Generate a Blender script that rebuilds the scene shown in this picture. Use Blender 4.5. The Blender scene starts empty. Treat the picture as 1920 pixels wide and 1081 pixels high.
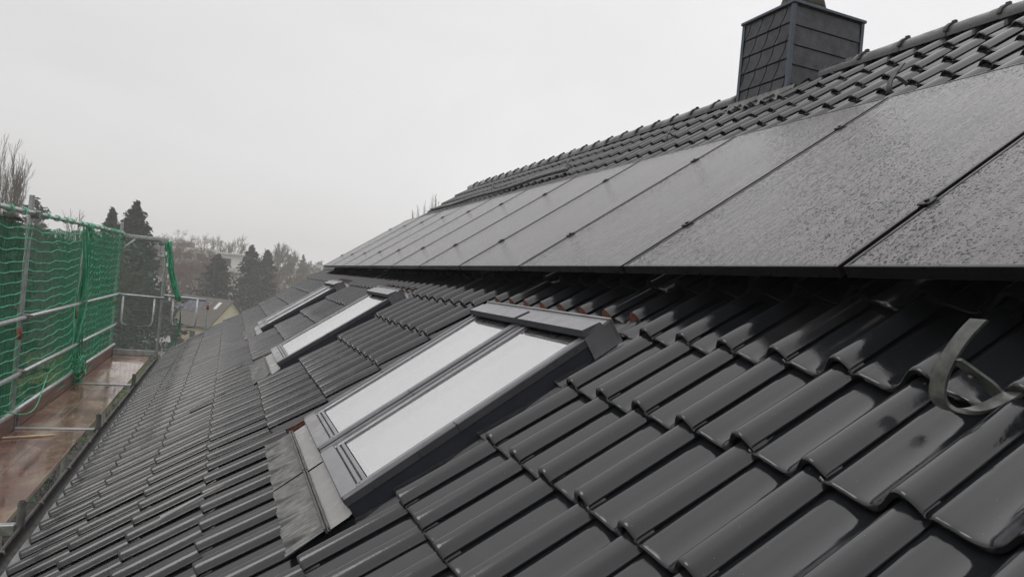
import bpy, math, random
import numpy as np
from mathutils import Matrix, Vector
rnd = random.Random(7)
nr = np.random.default_rng(11)
scene = bpy.context.scene
COL = scene.collection
CZ = 10.0                                    # eye height over the garden

# ------------------------------------------------------------------ camera
YAW, PITCH, ROLL = 0.3817, 0.0047, 0.0937
FPX = 1320.4
def cam_axes():
    cy, sy = math.cos(YAW), math.sin(YAW); cp, sp = math.cos(PITCH), math.sin(PITCH)
    f = np.array([sy*cp, cy*cp, sp]); r = np.array([cy, -sy, 0.0]); u = np.cross(r, f)
    cr, sr = math.cos(ROLL), math.sin(ROLL)
    return cr*r+sr*u, -sr*r+cr*u, f
CR, CU, CF = cam_axes()
cd = bpy.data.cameras.new('camera'); cam = bpy.data.objects.new('camera', cd); COL.objects.link(cam)
cd.sensor_fit = 'HORIZONTAL'; cd.sensor_width = 36.0; cd.lens = FPX/1920*36.0
cd.clip_start = 0.05; cd.clip_end = 3000
M = Matrix.Identity(4)
for i in range(3):
    M[i][0] = CR[i]; M[i][1] = CU[i]; M[i][2] = -CF[i]
M[2][3] = CZ
cam.matrix_world = M
scene.camera = cam

# ------------------------------------------------------------------ light
scene.view_settings.view_transform = 'Standard'; scene.view_settings.look = 'None'
scene.view_settings.exposure = 0.0; scene.view_settings.gamma = 1.0
SUN_EL, SUN_AZ = math.radians(50), math.radians(255)      # azimuth from +Y towards +X
world = bpy.data.worlds.new('World'); scene.world = world; world.use_nodes = True
wn, wl = world.node_tree.nodes, world.node_tree.links
wn.clear()
wo = wn.new('ShaderNodeOutputWorld'); bg = wn.new('ShaderNodeBackground')
sky = wn.new('ShaderNodeTexSky'); sky.sky_type = 'NISHITA'; sky.sun_disc = False
sky.sun_elevation = SUN_EL; sky.sun_rotation = SUN_AZ; sky.dust_density = 4.0
# overcast: the clear sky only shows through as a trace, a cloud deck covers it
tc = wn.new('ShaderNodeTexCoord'); sp_ = wn.new('ShaderNodeSeparateXYZ')
wl.new(tc.outputs['Generated'], sp_.inputs[0])
dot = wn.new('ShaderNodeVectorMath'); dot.operation = 'DOT_PRODUCT'
dot.inputs[1].default_value = (0.85, 0.25, -0.36)
wl.new(tc.outputs['Generated'], dot.inputs[0])
cn = wn.new('ShaderNodeTexNoise'); cn.inputs['Scale'].default_value = 2.1; cn.inputs['Detail'].default_value = 5
cn.inputs['Distortion'].default_value = 0.3
mp = wn.new('ShaderNodeMapping'); mp.inputs['Scale'].default_value = (1, 1, 2.2)
wl.new(tc.outputs['Generated'], mp.inputs[0]); wl.new(mp.outputs[0], cn.inputs['Vector'])
ad = wn.new('ShaderNodeMath'); ad.operation = 'MULTIPLY_ADD'; ad.inputs[1].default_value = 0.78; 
wl.new(cn.outputs[0], ad.inputs[0]); wl.new(dot.outputs['Value'], ad.inputs[2])
cr_ = wn.new('ShaderNodeValToRGB'); e = cr_.color_ramp.elements
e[0].position = 0.0; e[0].color = (0.66, 0.650, 0.648, 1)
e[1].position = 1.0; e[1].color = (0.95, 0.940, 0.950, 1)
m1 = e.new(0.43); m1.color = (0.79, 0.780, 0.782, 1)
wl.new(ad.outputs[0], cr_.inputs[0])
mx = wn.new('ShaderNodeMix'); mx.data_type = 'RGBA'; mx.inputs['Factor'].default_value = 0.04
sc_ = wn.new('ShaderNodeVectorMath'); sc_.operation = 'SCALE'; sc_.inputs['Scale'].default_value = 0.12
wl.new(sky.outputs[0], sc_.inputs[0])
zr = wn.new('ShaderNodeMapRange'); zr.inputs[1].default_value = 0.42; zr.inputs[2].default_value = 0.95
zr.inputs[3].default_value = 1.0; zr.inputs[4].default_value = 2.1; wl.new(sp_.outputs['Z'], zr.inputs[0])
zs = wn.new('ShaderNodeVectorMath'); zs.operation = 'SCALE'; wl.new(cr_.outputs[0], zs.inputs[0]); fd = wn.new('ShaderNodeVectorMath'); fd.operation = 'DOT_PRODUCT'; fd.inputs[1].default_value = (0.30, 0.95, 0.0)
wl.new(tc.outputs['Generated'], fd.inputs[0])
fr2 = wn.new('ShaderNodeMapRange'); wl.new(fd.outputs['Value'], fr2.inputs[0])          # sky dimmed behind the viewer, added to darken the rolls' near sides
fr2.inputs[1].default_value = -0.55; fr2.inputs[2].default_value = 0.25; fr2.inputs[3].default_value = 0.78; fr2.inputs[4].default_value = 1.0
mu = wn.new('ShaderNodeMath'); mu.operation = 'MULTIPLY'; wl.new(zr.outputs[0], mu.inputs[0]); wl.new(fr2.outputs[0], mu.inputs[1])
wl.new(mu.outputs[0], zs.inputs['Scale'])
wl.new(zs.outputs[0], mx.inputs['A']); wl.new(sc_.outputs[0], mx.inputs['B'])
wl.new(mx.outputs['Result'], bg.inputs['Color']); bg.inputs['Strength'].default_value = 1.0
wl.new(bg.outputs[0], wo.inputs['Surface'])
sd = bpy.data.lights.new('sun', 'SUN'); sd.energy = 0.5; sd.angle = math.radians(25); sd.color = (1, 0.97, 0.93)
so = bpy.data.objects.new('sun', sd); COL.objects.link(so)
sdir = Vector((math.sin(SUN_AZ)*math.cos(SUN_EL), math.cos(SUN_AZ)*math.cos(SUN_EL), math.sin(SUN_EL)))
so.rotation_euler = sdir.to_track_quat('Z', 'Y').to_euler(); so.location = (0, 0, 60)

# ------------------------------------------------------------------ helpers
SL = 0.6052; CS, SN = math.cos(SL), math.sin(SL)
VV = np.array([CS, 0, SN]); UU = np.array([0, 1.0, 0]); NN = np.array([-SN, 0, CS]); HC = 0.892
TW, TL, A0, B0 = 0.2215, 0.3495, 2.4728, 1.1186
def RW(a, b, n):                              # roof coordinates -> world (arrays allowed)
    a, b, n = np.broadcast_arrays(np.asarray(a, float), np.asarray(b, float), np.asarray(n, float))
    return a[..., None]*UU + b[..., None]*VV + (n-HC)[..., None]*NN + np.array([0, 0, CZ])
def ray(px, py):
    d = CR*(px-960)/FPX + CU*(540.5-py)/FPX + CF
    return d
def at(px, py, dist):                         # point on the sight line at a horizontal distance
    d = ray(px, py); t = dist/math.hypot(d[0], d[1])
    return np.array([d[0]*t, d[1]*t, d[2]*t+CZ])

class MB:
    def __init__(s): s.mirror = False; s.v = []; s.f = []; s.m = []; s.sm = []; s.n = 0; s.xf = None
    def add(s, V, F, mat=0, smooth=False):
        V = np.asarray(V, float).reshape(-1, 3)
        if s.xf is not None: V = s.xf(V)
        s.v.append(V); k = s.n
        for f in (F if not s.mirror else [t[::-1] for t in F]): s.f.append([i+k for i in f])
        s.m += [mat]*len(F); s.sm += [smooth]*len(F); s.n += len(V)
    def box(s, lo, hi, mat=0, bev=0.0):
        x0, y0, z0 = lo; x1, y1, z1 = hi
        if bev <= 0:
            V = [(x0,y0,z0),(x1,y0,z0),(x1,y1,z0),(x0,y1,z0),(x0,y0,z1),(x1,y0,z1),(x1,y1,z1),(x0,y1,z1)]
            s.add(V, [(3,2,1,0),(4,5,6,7),(0,1,5,4),(1,2,6,5),(2,3,7,6),(3,0,4,7)], mat); return
        c = bev; V = []; idx = {}
        for i in (0, 1):
            for j in (0, 1):
                for k in (0, 1):
                    p = [(x0, x1)[i], (y0, y1)[j], (z0, z1)[k]]; sg = [(1, -1)[i], (1, -1)[j], (1, -1)[k]]
                    for ax in range(3):
                        q = [p[t]+(0 if t == ax else sg[t]*c) for t in range(3)]
                        idx[(i, j, k, ax)] = len(V); V.append(q)
        F = []
        for ax in range(3):
            o = [t for t in range(3) if t != ax]
            for e_ in (0, 1):
                q = []
                for (u, w) in ((0,0),(1,0),(1,1),(0,1)):
                    b = [0,0,0]; b[ax] = e_; b[o[0]] = u; b[o[1]] = w; q.append(idx[(b[0], b[1], b[2], ax)])
                F.append(q)
            for u in (0, 1):
                for w in (0, 1):                      # edge along ax
                    b0 = [0,0,0]; b0[o[0]] = u; b0[o[1]] = w; b1 = list(b0); b1[ax] = 1
                    F.append([idx[(*b0, o[0])], idx[(*b0, o[1])], idx[(*b1, o[1])], idx[(*b1, o[0])]])
        for i in (0, 1):
            for j in (0, 1):
                for k in (0, 1): F.append([idx[(i,j,k,0)], idx[(i,j,k,1)], idx[(i,j,k,2)]])
        s.add(V, F, mat)
    def tube(s, path, r, seg=8, mat=0, caps=True, smooth=True):
        P = np.asarray(path, float); n = len(P)
        R_ = np.full(n, r) if np.isscalar(r) else np.asarray(r, float)
        T = np.gradient(P, axis=0); T /= (np.linalg.norm(T, axis=1)[:, None]+1e-12)
        ref = np.array([0, 0, 1.0]) if abs(T[0][2]) < 0.9 else np.array([1.0, 0, 0])
        x = np.cross(T, ref); x /= (np.linalg.norm(x, axis=1)[:, None]+1e-12); y = np.cross(T, x)
        an = np.arange(seg)*2*math.pi/seg
        V = P[:, None]+R_[:, None, None]*(np.cos(an)[None, :, None]*x[:, None]+np.sin(an)[None, :, None]*y[:, None])
        F = [(i*seg+j, i*seg+(j+1) % seg, (i+1)*seg+(j+1) % seg, (i+1)*seg+j) for i in range(n-1) for j in range(seg)]
        if caps: F += [tuple(range(seg-1, -1, -1)), tuple((n-1)*seg+j for j in range(seg))]
        s.add(V.reshape(-1, 3), F, mat, smooth)
    def pipe(s, path, ro, ri, seg=12, mat=0):         # hollow, open upper end
        s.tube(path, ro, seg, mat, caps=False)
        P = np.asarray(path, float)
        s.tube(P[::-1], ri, seg, mat, caps=False)
        for e_ in (0, -1):
            c = P[e_]; an = np.arange(seg)*2*math.pi/seg
            V = [c+[ro*math.cos(t), ro*math.sin(t), 0] for t in an]+[c+[ri*math.cos(t), ri*math.sin(t), 0] for t in an]
            s.add(V, [(j, (j+1) % seg, seg+(j+1) % seg, seg+j) for j in range(seg)], mat)
    def grid(s, P, mat=0, smooth=True, flip=False):
        P = np.asarray(P, float); n, m = P.shape[:2]
        F = []
        for i in range(n-1):
            for j in range(m-1):
                q = (i*m+j, i*m+j+1, (i+1)*m+j+1, (i+1)*m+j)
                F.append(q[::-1] if flip else q)
        s.add(P.reshape(-1, 3), F, mat, smooth)
    def strip(s, path, wdir, w, th, mat=0, smooth=True):   # flat bar bent along a path
        P = np.asarray(path, float); T = np.gradient(P, axis=0); T /= np.linalg.norm(T, axis=1)[:, None]
        W_ = np.asarray(wdir, float); W_ = np.broadcast_to(W_, P.shape); Nn = np.cross(T, W_); Nn /= np.linalg.norm(Nn, axis=1)[:, None]
        A = P+W_*w/2; B = P-W_*w/2
        s.grid(np.stack([A+Nn*th/2, B+Nn*th/2], 1), mat, smooth)
        s.grid(np.stack([B-Nn*th/2, A-Nn*th/2], 1), mat, smooth)
        s.grid(np.stack([B+Nn*th/2, B-Nn*th/2], 1), mat, smooth)
        s.grid(np.stack([A-Nn*th/2, A+Nn*th/2], 1), mat, smooth)
        for k in (0, -1):
            s.add([A[k]+Nn[k]*th/2, B[k]+Nn[k]*th/2, B[k]-Nn[k]*th/2, A[k]-Nn[k]*th/2], [(0, 1, 2, 3)], mat)
    def build(s, name, mats, parent=None, origin=None, attrs=None):
        V = np.concatenate(s.v) if s.v else np.zeros((0, 3))
        if parent is not None and origin is None: origin = ORG.get(parent.name, (0, 0, 0))
        if origin is None: origin = (0, 0, 0)
        V = V-np.asarray(origin)
        me = bpy.data.meshes.new(name)
        me.from_pydata(V.tolist(), [], s.f)
        me.polygons.foreach_set('use_smooth', s.sm)
        if not isinstance(mats, (list, tuple)): mats = [mats]
        for m in mats: me.materials.append(m)
        if len(mats) > 1: me.polygons.foreach_set('material_index', s.m)
        if attrs:
            for k, (dom, val) in attrs.items():
                at_ = me.attributes.new(k, 'FLOAT', dom); at_.data.foreach_set('value', val)
        me.update()
        o = bpy.data.objects.new(name, me); COL.objects.link(o)
        if parent is not None: o.parent = parent
        else: o.location = origin
        ORG[o.name] = tuple(origin)
        return o
ORG = {}
def tag(o, label, cat, group=None):
    o['label'] = label; o['category'] = cat
    if group: o['group'] = group
def thing(name, label, cat, loc, group=None, rot=(0, 0, 0), local=False):
    o = bpy.data.objects.new(name, None); COL.objects.link(o); o.location = loc; o.rotation_euler = rot
    o.empty_display_size = 0.3
    ORG[o.name] = (0, 0, 0) if local else tuple(loc)
    tag(o, label, cat, group); return o
def copy_tree(o, parent=None):
    c = o.copy(); COL.objects.link(c); ORG[c.name] = ORG.get(o.name, (0, 0, 0))
    if parent is not None: c.parent = parent
    for ch in list(o.children): copy_tree(ch, c)
    return c

# ------------------------------------------------------------------ materials
class Mat:
    def __init__(s, name, col=(0.5, 0.5, 0.5), rough=0.5, metal=0.0, spec=0.5, coat=0.0, coat_r=0.05):
        s.m = bpy.data.materials.new(name); s.m.use_nodes = True; s.n = s.m.node_tree.nodes; s.l = s.m.node_tree.links
        s.p = s.n['Principled BSDF']; s.out = s.n['Material Output']
        s.p.inputs['Base Color'].default_value = (*col, 1); s.p.inputs['Roughness'].default_value = rough
        s.p.inputs['Metallic'].default_value = metal; s.p.inputs['Specular IOR Level'].default_value = spec
        s.p.inputs['Coat Weight'].default_value = coat; s.p.inputs['Coat Roughness'].default_value = coat_r
        s.col = col
    def coord(s, scale=(1, 1, 1), rot=(0, 0, 0), src='Object'):
        t = s.n.new('ShaderNodeTexCoord'); m = s.n.new('ShaderNodeMapping')
        m.inputs['Scale'].default_value = scale; m.inputs['Rotation'].default_value = rot
        s.l.new(t.outputs[src], m.inputs[0]); return m.outputs[0]
    def noise(s, vec, scale, detail=4, rough=0.55, dist=0.0):
        n = s.n.new('ShaderNodeTexNoise'); n.inputs['Scale'].default_value = scale; n.inputs['Detail'].default_value = detail
        n.inputs['Roughness'].default_value = rough; n.inputs['Distortion'].default_value = dist
        if vec is not None: s.l.new(vec, n.inputs['Vector'])
        return n.outputs['Fac']
    def ramp(s, fac, stops):
        r = s.n.new('ShaderNodeValToRGB'); e = r.color_ramp.elements
        while len(e) < len(stops): e.new(0.5)
        for el, (p, c) in zip(e, stops):
            el.position = p; el.color = (*c, 1) if isinstance(c, (tuple, list)) else (c, c, c, 1)
        s.l.new(fac, r.inputs[0]); return r.outputs[0]
    def rng(s, fac, a, b, c, d):
        r = s.n.new('ShaderNodeMapRange'); s.l.new(fac, r.inputs[0])
        for i, v in enumerate((a, b, c, d)): r.inputs[i+1].default_value = v
        return r.outputs[0]
    def math(s, op, a, b=None):
        m = s.n.new('ShaderNodeMath'); m.operation = op
        for i, v in enumerate((a, b)):
            if v is None: continue
            if isinstance(v, (int, float)): m.inputs[i].default_value = v
            else: s.l.new(v, m.inputs[i])
        return m.outputs[0]
    def mix(s, fac, a, b, mode='MIX'):
        m = s.n.new('ShaderNodeMix'); m.data_type = 'RGBA'; m.blend_type = mode
        for k, v in (('Factor', fac), ('A', a), ('B', b)):
            i = m.inputs[k] if k == 'Factor' else [q for q in m.inputs if q.name == k and q.type == 'RGBA'][0]
            if isinstance(v, (int, float)): i.default_value = v
            elif isinstance(v, (tuple, list)): i.default_value = (*v, 1)
            else: s.l.new(v, i)
        return [q for q in m.outputs if q.type == 'RGBA'][0]
    def bump(s, h, strength=0.3, dist=0.01, prev=None):
        b = s.n.new('ShaderNodeBump'); b.inputs['Strength'].default_value = strength; b.inputs['Distance'].default_value = dist
        s.l.new(h, b.inputs['Height'])
        if prev is not None: s.l.new(prev, b.inputs['Normal'])
        return b.outputs[0]
    def to(s, sock, name): s.l.new(sock, s.p.inputs[name])
    def attr(s, name):
        a = s.n.new('ShaderNodeAttribute'); a.attribute_name = name; return a.outputs['Fac']
MT = {}
def simple(key, col, rough=0.5, metal=0.0, var=0.25, nscale=8.0, bump=0.0, spec=0.5):
    m = Mat(key, col, rough, metal, spec)
    v = m.coord(); f = m.noise(v, nscale, 5)
    lo = tuple(c*(1-var) for c in col); hi = tuple(min(1, c*(1+var)) for c in col)
    m.to(m.ramp(f, [(0.3, lo), (0.7, hi)]), 'Base Color')
    m.to(m.rng(m.noise(v, nscale*2.3, 3), 0.3, 0.7, max(0.03, rough-0.1), min(1, rough+0.12)), 'Roughness')
    if bump: m.to(m.bump(m.noise(v, nscale*4, 4), bump, 0.01), 'Normal')
    MT[key] = m.m; return m
ROOFROT = (0, SL, 0)                          # brings object coords into roof-aligned ones (x up the slope, y along the ridge)

def mk_tile(key, base, rough):
    m = Mat(key, base, rough)
    v = m.coord(rot=(0, 0, 0))
    t = m.attr('tint')
    big = m.noise(v, 2.2, 4)
    fine = m.noise(v, 90, 3)
    c = m.ramp(t, [(0.0, tuple(x*0.62 for x in base)), (0.5, base), (0.85, tuple(x*1.3 for x in base)), (1.0, (base[0]*1.75, base[1]*1.55, base[2]*1.42))])
    c = m.mix(m.rng(big, 0.35, 0.7, 0.0, 0.55), c, (base[0]*1.3, base[1]*1.3, base[2]*1.22))
    sp = m.math('GREATER_THAN', m.noise(v, 160, 2), 0.76)
    c = m.mix(m.math('MULTIPLY', sp, 0.5), c, (0.20, 0.20, 0.19))
    m.to(c, 'Base Color')
    wet = m.noise(v, 7.5, 5, 0.6, 0.6)
    r = m.rng(wet, 0.40, 0.62, rough*0.35, rough*1.7)
    r = m.math('ADD', r, m.math('MULTIPLY', m.math('SUBTRACT', t, 0.5), 0.10))
    m.to(m.math('MAXIMUM', r, 0.05), 'Roughness')
    vs = m.coord((260, 42, 260), (0, SL, 0))
    st = m.noise(vs, 1.0, 2)
    b1 = m.bump(m.noise(v, 24, 3), 0.07, 0.004)
    b2 = m.bump(st, 0.10, 0.0012, b1)
    b3 = m.bump(fine, 0.05, 0.002, b2)
    m.to(b3, 'Normal')
    m.p.inputs['IOR'].default_value = 1.66
    MT[key] = m.m
mk_tile('tile', (0.0152, 0.0164, 0.0196), 0.12)
mk_tile('ridge_glaze', (0.050, 0.052, 0.056), 0.30)
simple('clay', (0.21, 0.075, 0.045), 0.8, var=0.4, nscale=30, bump=0.3)
simple('gap_shade', (0.012, 0.012, 0.012), 0.9)  # near-black paints the shade in the gaps between tiles
simple('ridge_clip', (0.018, 0.018, 0.02), 0.45)
simple('dark_frame', (0.085, 0.087, 0.097), 0.33, 0.3, var=0.12, nscale=6)
simple('frame_shaded_side', (0.022, 0.024, 0.036), 0.45, var=0.2)  # same frame metal, shade of its upright faces put into the colour
simple('cover_grey', (0.25, 0.247, 0.26), 0.30, 0.5, var=0.10, nscale=5)
simple('rubber', (0.01, 0.01, 0.011), 0.6)
simple('white_lining', (0.88, 0.88, 0.87), 0.6, var=0.03)
simple('spacer', (0.30, 0.30, 0.30), 0.5)
simple('zinc', (0.33, 0.335, 0.335), 0.38, 0.75, var=0.22, nscale=9)
simple('gutter_metal', (0.105, 0.10, 0.095), 0.42, 0.5, var=0.3, nscale=12)
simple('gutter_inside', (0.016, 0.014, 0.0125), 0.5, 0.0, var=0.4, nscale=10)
simple('panel_frame', (0.016, 0.016, 0.018), 0.32, 0.4, var=0.2)
simple('panel_back', (0.01, 0.01, 0.011), 0.6)
simple('clamp', (0.012, 0.012, 0.013), 0.4, 0.3)
simple('alu_rail', (0.25, 0.25, 0.26), 0.4, 0.8)
simple('slate', (0.038, 0.040, 0.049), 0.5, var=0.5, nscale=9, bump=0.25)
simple('slate_gap', (0.01, 0.01, 0.012), 0.8)
simple('trim_metal', (0.075, 0.092, 0.12), 0.42, 0.3, var=0.2)
simple('mossy_concrete', (0.075, 0.07, 0.05), 0.9, var=0.6, nscale=18, bump=0.5)
simple('steel', (0.46, 0.48, 0.48), 0.36, 0.7, var=0.22, nscale=14, bump=0.05)
simple('steel_dull', (0.20, 0.205, 0.20), 0.5, 0.6, var=0.35, nscale=16, bump=0.1)
simple('red_band', (0.32, 0.045, 0.035), 0.6)
simple('render_wall', (0.62, 0.60, 0.55), 0.9, var=0.08, nscale=3)
simple('cream_wall', (0.66, 0.60, 0.42), 0.9, var=0.10, nscale=1.0)
simple('white_wall', (0.74, 0.73, 0.71), 0.85, var=0.07, nscale=1.0)
simple('brown_roof', (0.10, 0.085, 0.075), 0.7, var=0.3, nscale=3)
simple('grey_roof', (0.16, 0.155, 0.15), 0.75, var=0.2, nscale=2)
simple('dark_glass', (0.05, 0.055, 0.06), 0.12, var=0.3, nscale=2)
simple('pv_far', (0.045, 0.04, 0.075), 0.25, var=0.3, nscale=2)
simple('lath_wood', (0.55, 0.42, 0.30), 0.7, var=0.25, nscale=20)
simple('bark', (0.085, 0.068, 0.055), 0.9, var=0.4, nscale=6)
simple('bark_red', (0.16, 0.085, 0.062), 0.9, var=0.4, nscale=6)
simple('bark_pale', (0.15, 0.125, 0.11), 0.9, var=0.35, nscale=6)
for k, c in (('needles_dark', (0.026, 0.042, 0.034)), ('needles_green', (0.026, 0.055, 0.028)), ('needles_blue', (0.034, 0.050, 0.047)),
             ('leaf_yellow', (0.22, 0.17, 0.035)), ('leaf_green', (0.05, 0.085, 0.022)), ('leaf_rust', (0.14, 0.055, 0.032)), ('ivy', (0.034, 0.047, 0.030))):
    m = Mat(k, c, 0.75, spec=0.25)
    t = m.attr('tint')
    m.to(m.ramp(t, [(0.0, tuple(x*0.5 for x in c)), (0.5, c), (1.0, tuple(x*1.8 for x in c))]), 'Base Color')
    MT[k] = m.m

# lead apron and wet flashing sheet
m = Mat('lead', (0.235, 0.235, 0.228), 0.42, 0.55)
v = m.coord(); f = m.noise(v, 22, 5)
m.to(m.ramp(f, [(0.3, (0.08, 0.082, 0.08)), (0.7, (0.19, 0.19, 0.187))]), 'Base Color')
m.to(m.bump(m.noise(v, 60, 4), 0.2, 0.004), 'Normal'); MT['lead'] = m.m
m = Mat('flashing_sheet', (0.40, 0.385, 0.37), 0.35, 0.6)
v = m.coord(); f = m.noise(v, 9, 6, 0.6, 0.5)
m.to(m.ramp(f, [(0.33, (0.17, 0.168, 0.16)), (0.38, (0.31, 0.305, 0.30)), (0.8, (0.39, 0.382, 0.377))]), 'Base Color')
m.to(m.rng(f, 0.35, 0.5, 0.12, 0.38), 'Roughness')
m.to(m.bump(m.noise(v, 9, 2), 0.05, 0.01), 'Normal'); MT['flashing_sheet'] = m.m

# hooks: galvanised with greenish weathering
m = Mat('hook_steel', (0.2, 0.2, 0.2), 0.27, 0.4)
v = m.coord(); f = m.noise(v, 30, 5)
m.to(m.ramp(f, [(0.3, (0.085, 0.089, 0.085)), (0.6, (0.185, 0.19, 0.184)), (0.8, (0.28, 0.28, 0.275))]), 'Base Color')
m.to(m.bump(m.noise(v, 120, 3), 0.15, 0.002), 'Normal'); MT['hook_steel'] = m.m

# rain-covered module glass
def mk_pv():
    m = Mat('pv_glass', (0.008, 0.008, 0.010), 0.10)
    v = m.coord()
    streak = m.noise(m.coord((1.6, 26, 1)), 1.0, 5, 0.6)
    streak2 = m.noise(m.coord((5, 90, 1)), 1.0, 3)
    vv = m.coord((0.60, 1, 1))
    def drops(scale, keep):
        c = m.n.new('ShaderNodeTexVoronoi'); c.feature = 'F1'; c.inputs['Scale'].default_value = scale; m.l.new(vv, c.inputs['Vector'])
        sc3 = m.n.new('ShaderNodeSeparateColor'); m.l.new(c.outputs['Color'], sc3.inputs[0])
        rad = m.math('MAXIMUM', m.rng(sc3.outputs[0], keep, 1.0, 0.0, 0.52), 0.0001)
        q = m.math('DIVIDE', c.outputs['Distance'], rad)
        return m.math('MULTIPLY', m.math('SQRT', m.math('MAXIMUM', m.math('SUBTRACT', 1.0, m.math('MULTIPLY', q, q)), 0.0)), rad)
    d1 = drops(118, 0.10); d2 = drops(235, 0.12)
    hh = m.math('ADD', d1, m.math('MULTIPLY', d2, 0.45))
    hh = m.math('ADD', hh, m.math('MULTIPLY', streak2, 0.06))
    m.to(m.bump(hh, 1.0, 0.007), 'Normal')
    lens = m.rng(m.math('MAXIMUM', d1, m.math('MULTIPLY', d2, 0.9)), 0.06, 0.22, 0.0, 1.0)
    film = m.ramp(m.math('ADD', m.math('MULTIPLY', streak, 0.65), m.math('MULTIPLY', streak2, 0.35)), [(0.34, (0.048, 0.0452, 0.0455)), (0.66, (0.150, 0.142, 0.142))])
    m.to(m.mix(lens, film, (0.008, 0.008, 0.010)), 'Base Color')
    m.to(m.rng(lens, 0, 1, 0.24, 0.06), 'Roughness')
    m.p.inputs['IOR'].default_value = 1.42
    MT['pv_glass'] = m.m
mk_pv()

# skylight glass: clear pane, reflects by angle
m = Mat('window_glass', (1, 1, 1), 0.02)
fr = m.n.new('ShaderNodeFresnel'); fr.inputs['IOR'].default_value = 3.0
tr = m.n.new('ShaderNodeBsdfTransparent'); tr.inputs[0].default_value = (0.99, 1.0, 0.995, 1)
gl = m.n.new('ShaderNodeBsdfGlossy'); gl.inputs['Roughness'].default_value = 0.03; gl.inputs['Color'].default_value = (1, 1, 1, 1)
vd = m.n.new('ShaderNodeTexVoronoi'); vd.inputs['Scale'].default_value = 140; m.l.new(m.coord(), vd.inputs['Vector'])
dd = m.math('MAXIMUM', m.math('SUBTRACT', 0.28, vd.outputs['Distance']), 0.0)
nb = m.bump(dd, 0.5, 0.006); m.l.new(nb, gl.inputs['Normal']); 
mxs = m.n.new('ShaderNodeMixShader'); m.l.new(m.rng(fr.outputs[0], 0.2, 1.0, 0.70, 1.0), mxs.inputs[0]); m.l.new(tr.outputs[0], mxs.inputs[1]); m.l.new(gl.outputs[0], mxs.inputs[2])
m.l.new(mxs.outputs[0], m.out.inputs['Surface']); MT['window_glass'] = m.m

# wet film-faced plywood of the scaffold decks
m = Mat('deck_ply', (0.19, 0.105, 0.075), 0.3)
v = m.coord((1, 0.5, 1)); f = m.noise(v, 3.2, 6, 0.6, 0.4); g = m.noise(v, 17, 4)
c = m.ramp(f, [(0.30, (0.10, 0.050, 0.040)), (0.48, (0.20, 0.108, 0.085)), (0.62, (0.30, 0.215, 0.155)), (0.75, (0.24, 0.145, 0.12))])
c = m.mix(m.rng(g, 0.6, 0.75, 0, 0.45), c, (0.07, 0.028, 0.022))
m.to(c, 'Base Color'); m.to(m.rng(m.noise(v, 4.5, 4), 0.42, 0.66, 0.03, 0.24), 'Roughness')
m.to(m.bump(m.noise(m.coord((40, 40, 40)), 1.0, 3), 0.06, 0.004), 'Normal'); MT['deck_ply'] = m.m
m = Mat('toe_wood', (0.16, 0.085, 0.06), 0.5)
f = m.noise(m.coord((6, 1, 14)), 2.0, 5)
m.to(m.ramp(f, [(0.3, (0.09, 0.045, 0.033)), (0.7, (0.22, 0.125, 0.09))]), 'Base Color'); MT['toe_wood'] = m.m
# netting
for k, c in (('net_green', (0.014, 0.25, 0.12)), ('net_pale', (0.08, 0.46, 0.25)), ('net_dim', (0.02, 0.21, 0.11))):
    m = Mat(k, c, 0.55); f = m.noise(m.coord(), 14, 4)
    m.to(m.ramp(f, [(0.3, tuple(x*0.6 for x in c)), (0.7, tuple(x*1.35 for x in c))]), 'Base Color')
    MT[k] = m.m
# ground
m = Mat('grass', (0.06, 0.075, 0.025), 0.9, spec=0.2)
v = m.coord(); f = m.noise(v, 0.06, 6, 0.6); g = m.noise(v, 0.7, 6, 0.7)
c = m.ramp(f, [(0.30, (0.050, 0.034, 0.026)), (0.44, (0.045, 0.052, 0.022)), (0.58, (0.080, 0.115, 0.026)), (0.72, (0.058, 0.062, 0.028))])
c = m.mix(m.rng(g, 0.45, 0.7, 0, 0.6), c, (0.055, 0.045, 0.028))
m.to(c, 'Base Color'); m.to(m.bump(g, 0.6, 0.3), 'Normal'); MT['grass'] = m.m

# ------------------------------------------------------------------ terrain
def ground_z(x, y):
    r = np.hypot(x, y)
    z = np.interp(r, [0, 70, 115, 150, 250, 420, 700, 2500], [0, 0, -2.2, -1.6, 6.0, 9.0, 9.5, 9.0])
    z = z+0.5*np.sin(x*0.021+1.3)*np.cos(y*0.017)*np.clip((r-40)/80, 0, 1)
    return z
rr = np.concatenate([np.linspace(0, 60, 13), np.linspace(70, 450, 50), np.geomspace(480, 2500, 16)])
th = np.linspace(0, 2*math.pi, 97)
g = MB(); X = rr[:, None]*np.cos(th)[None]; Y = rr[:, None]*np.sin(th)[None]
g.grid(np.stack([X, Y, ground_z(X, Y)], -1))
o = g.build('ground', MT['grass']); o['kind'] = 'structure'

pm = MB(); pm.add([(-10.5, -4, 0.012), (1.0, -4, 0.012), (0.0, 62, 0.012), (-9.0, 62, 0.012)], [(0, 1, 2, 3)])
simple('soil', (0.030, 0.024, 0.018), 0.9, var=0.6, nscale=2.5, bump=0.6)
o = pm.build('path', MT['soil']); o['kind'] = 'structure'
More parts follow.
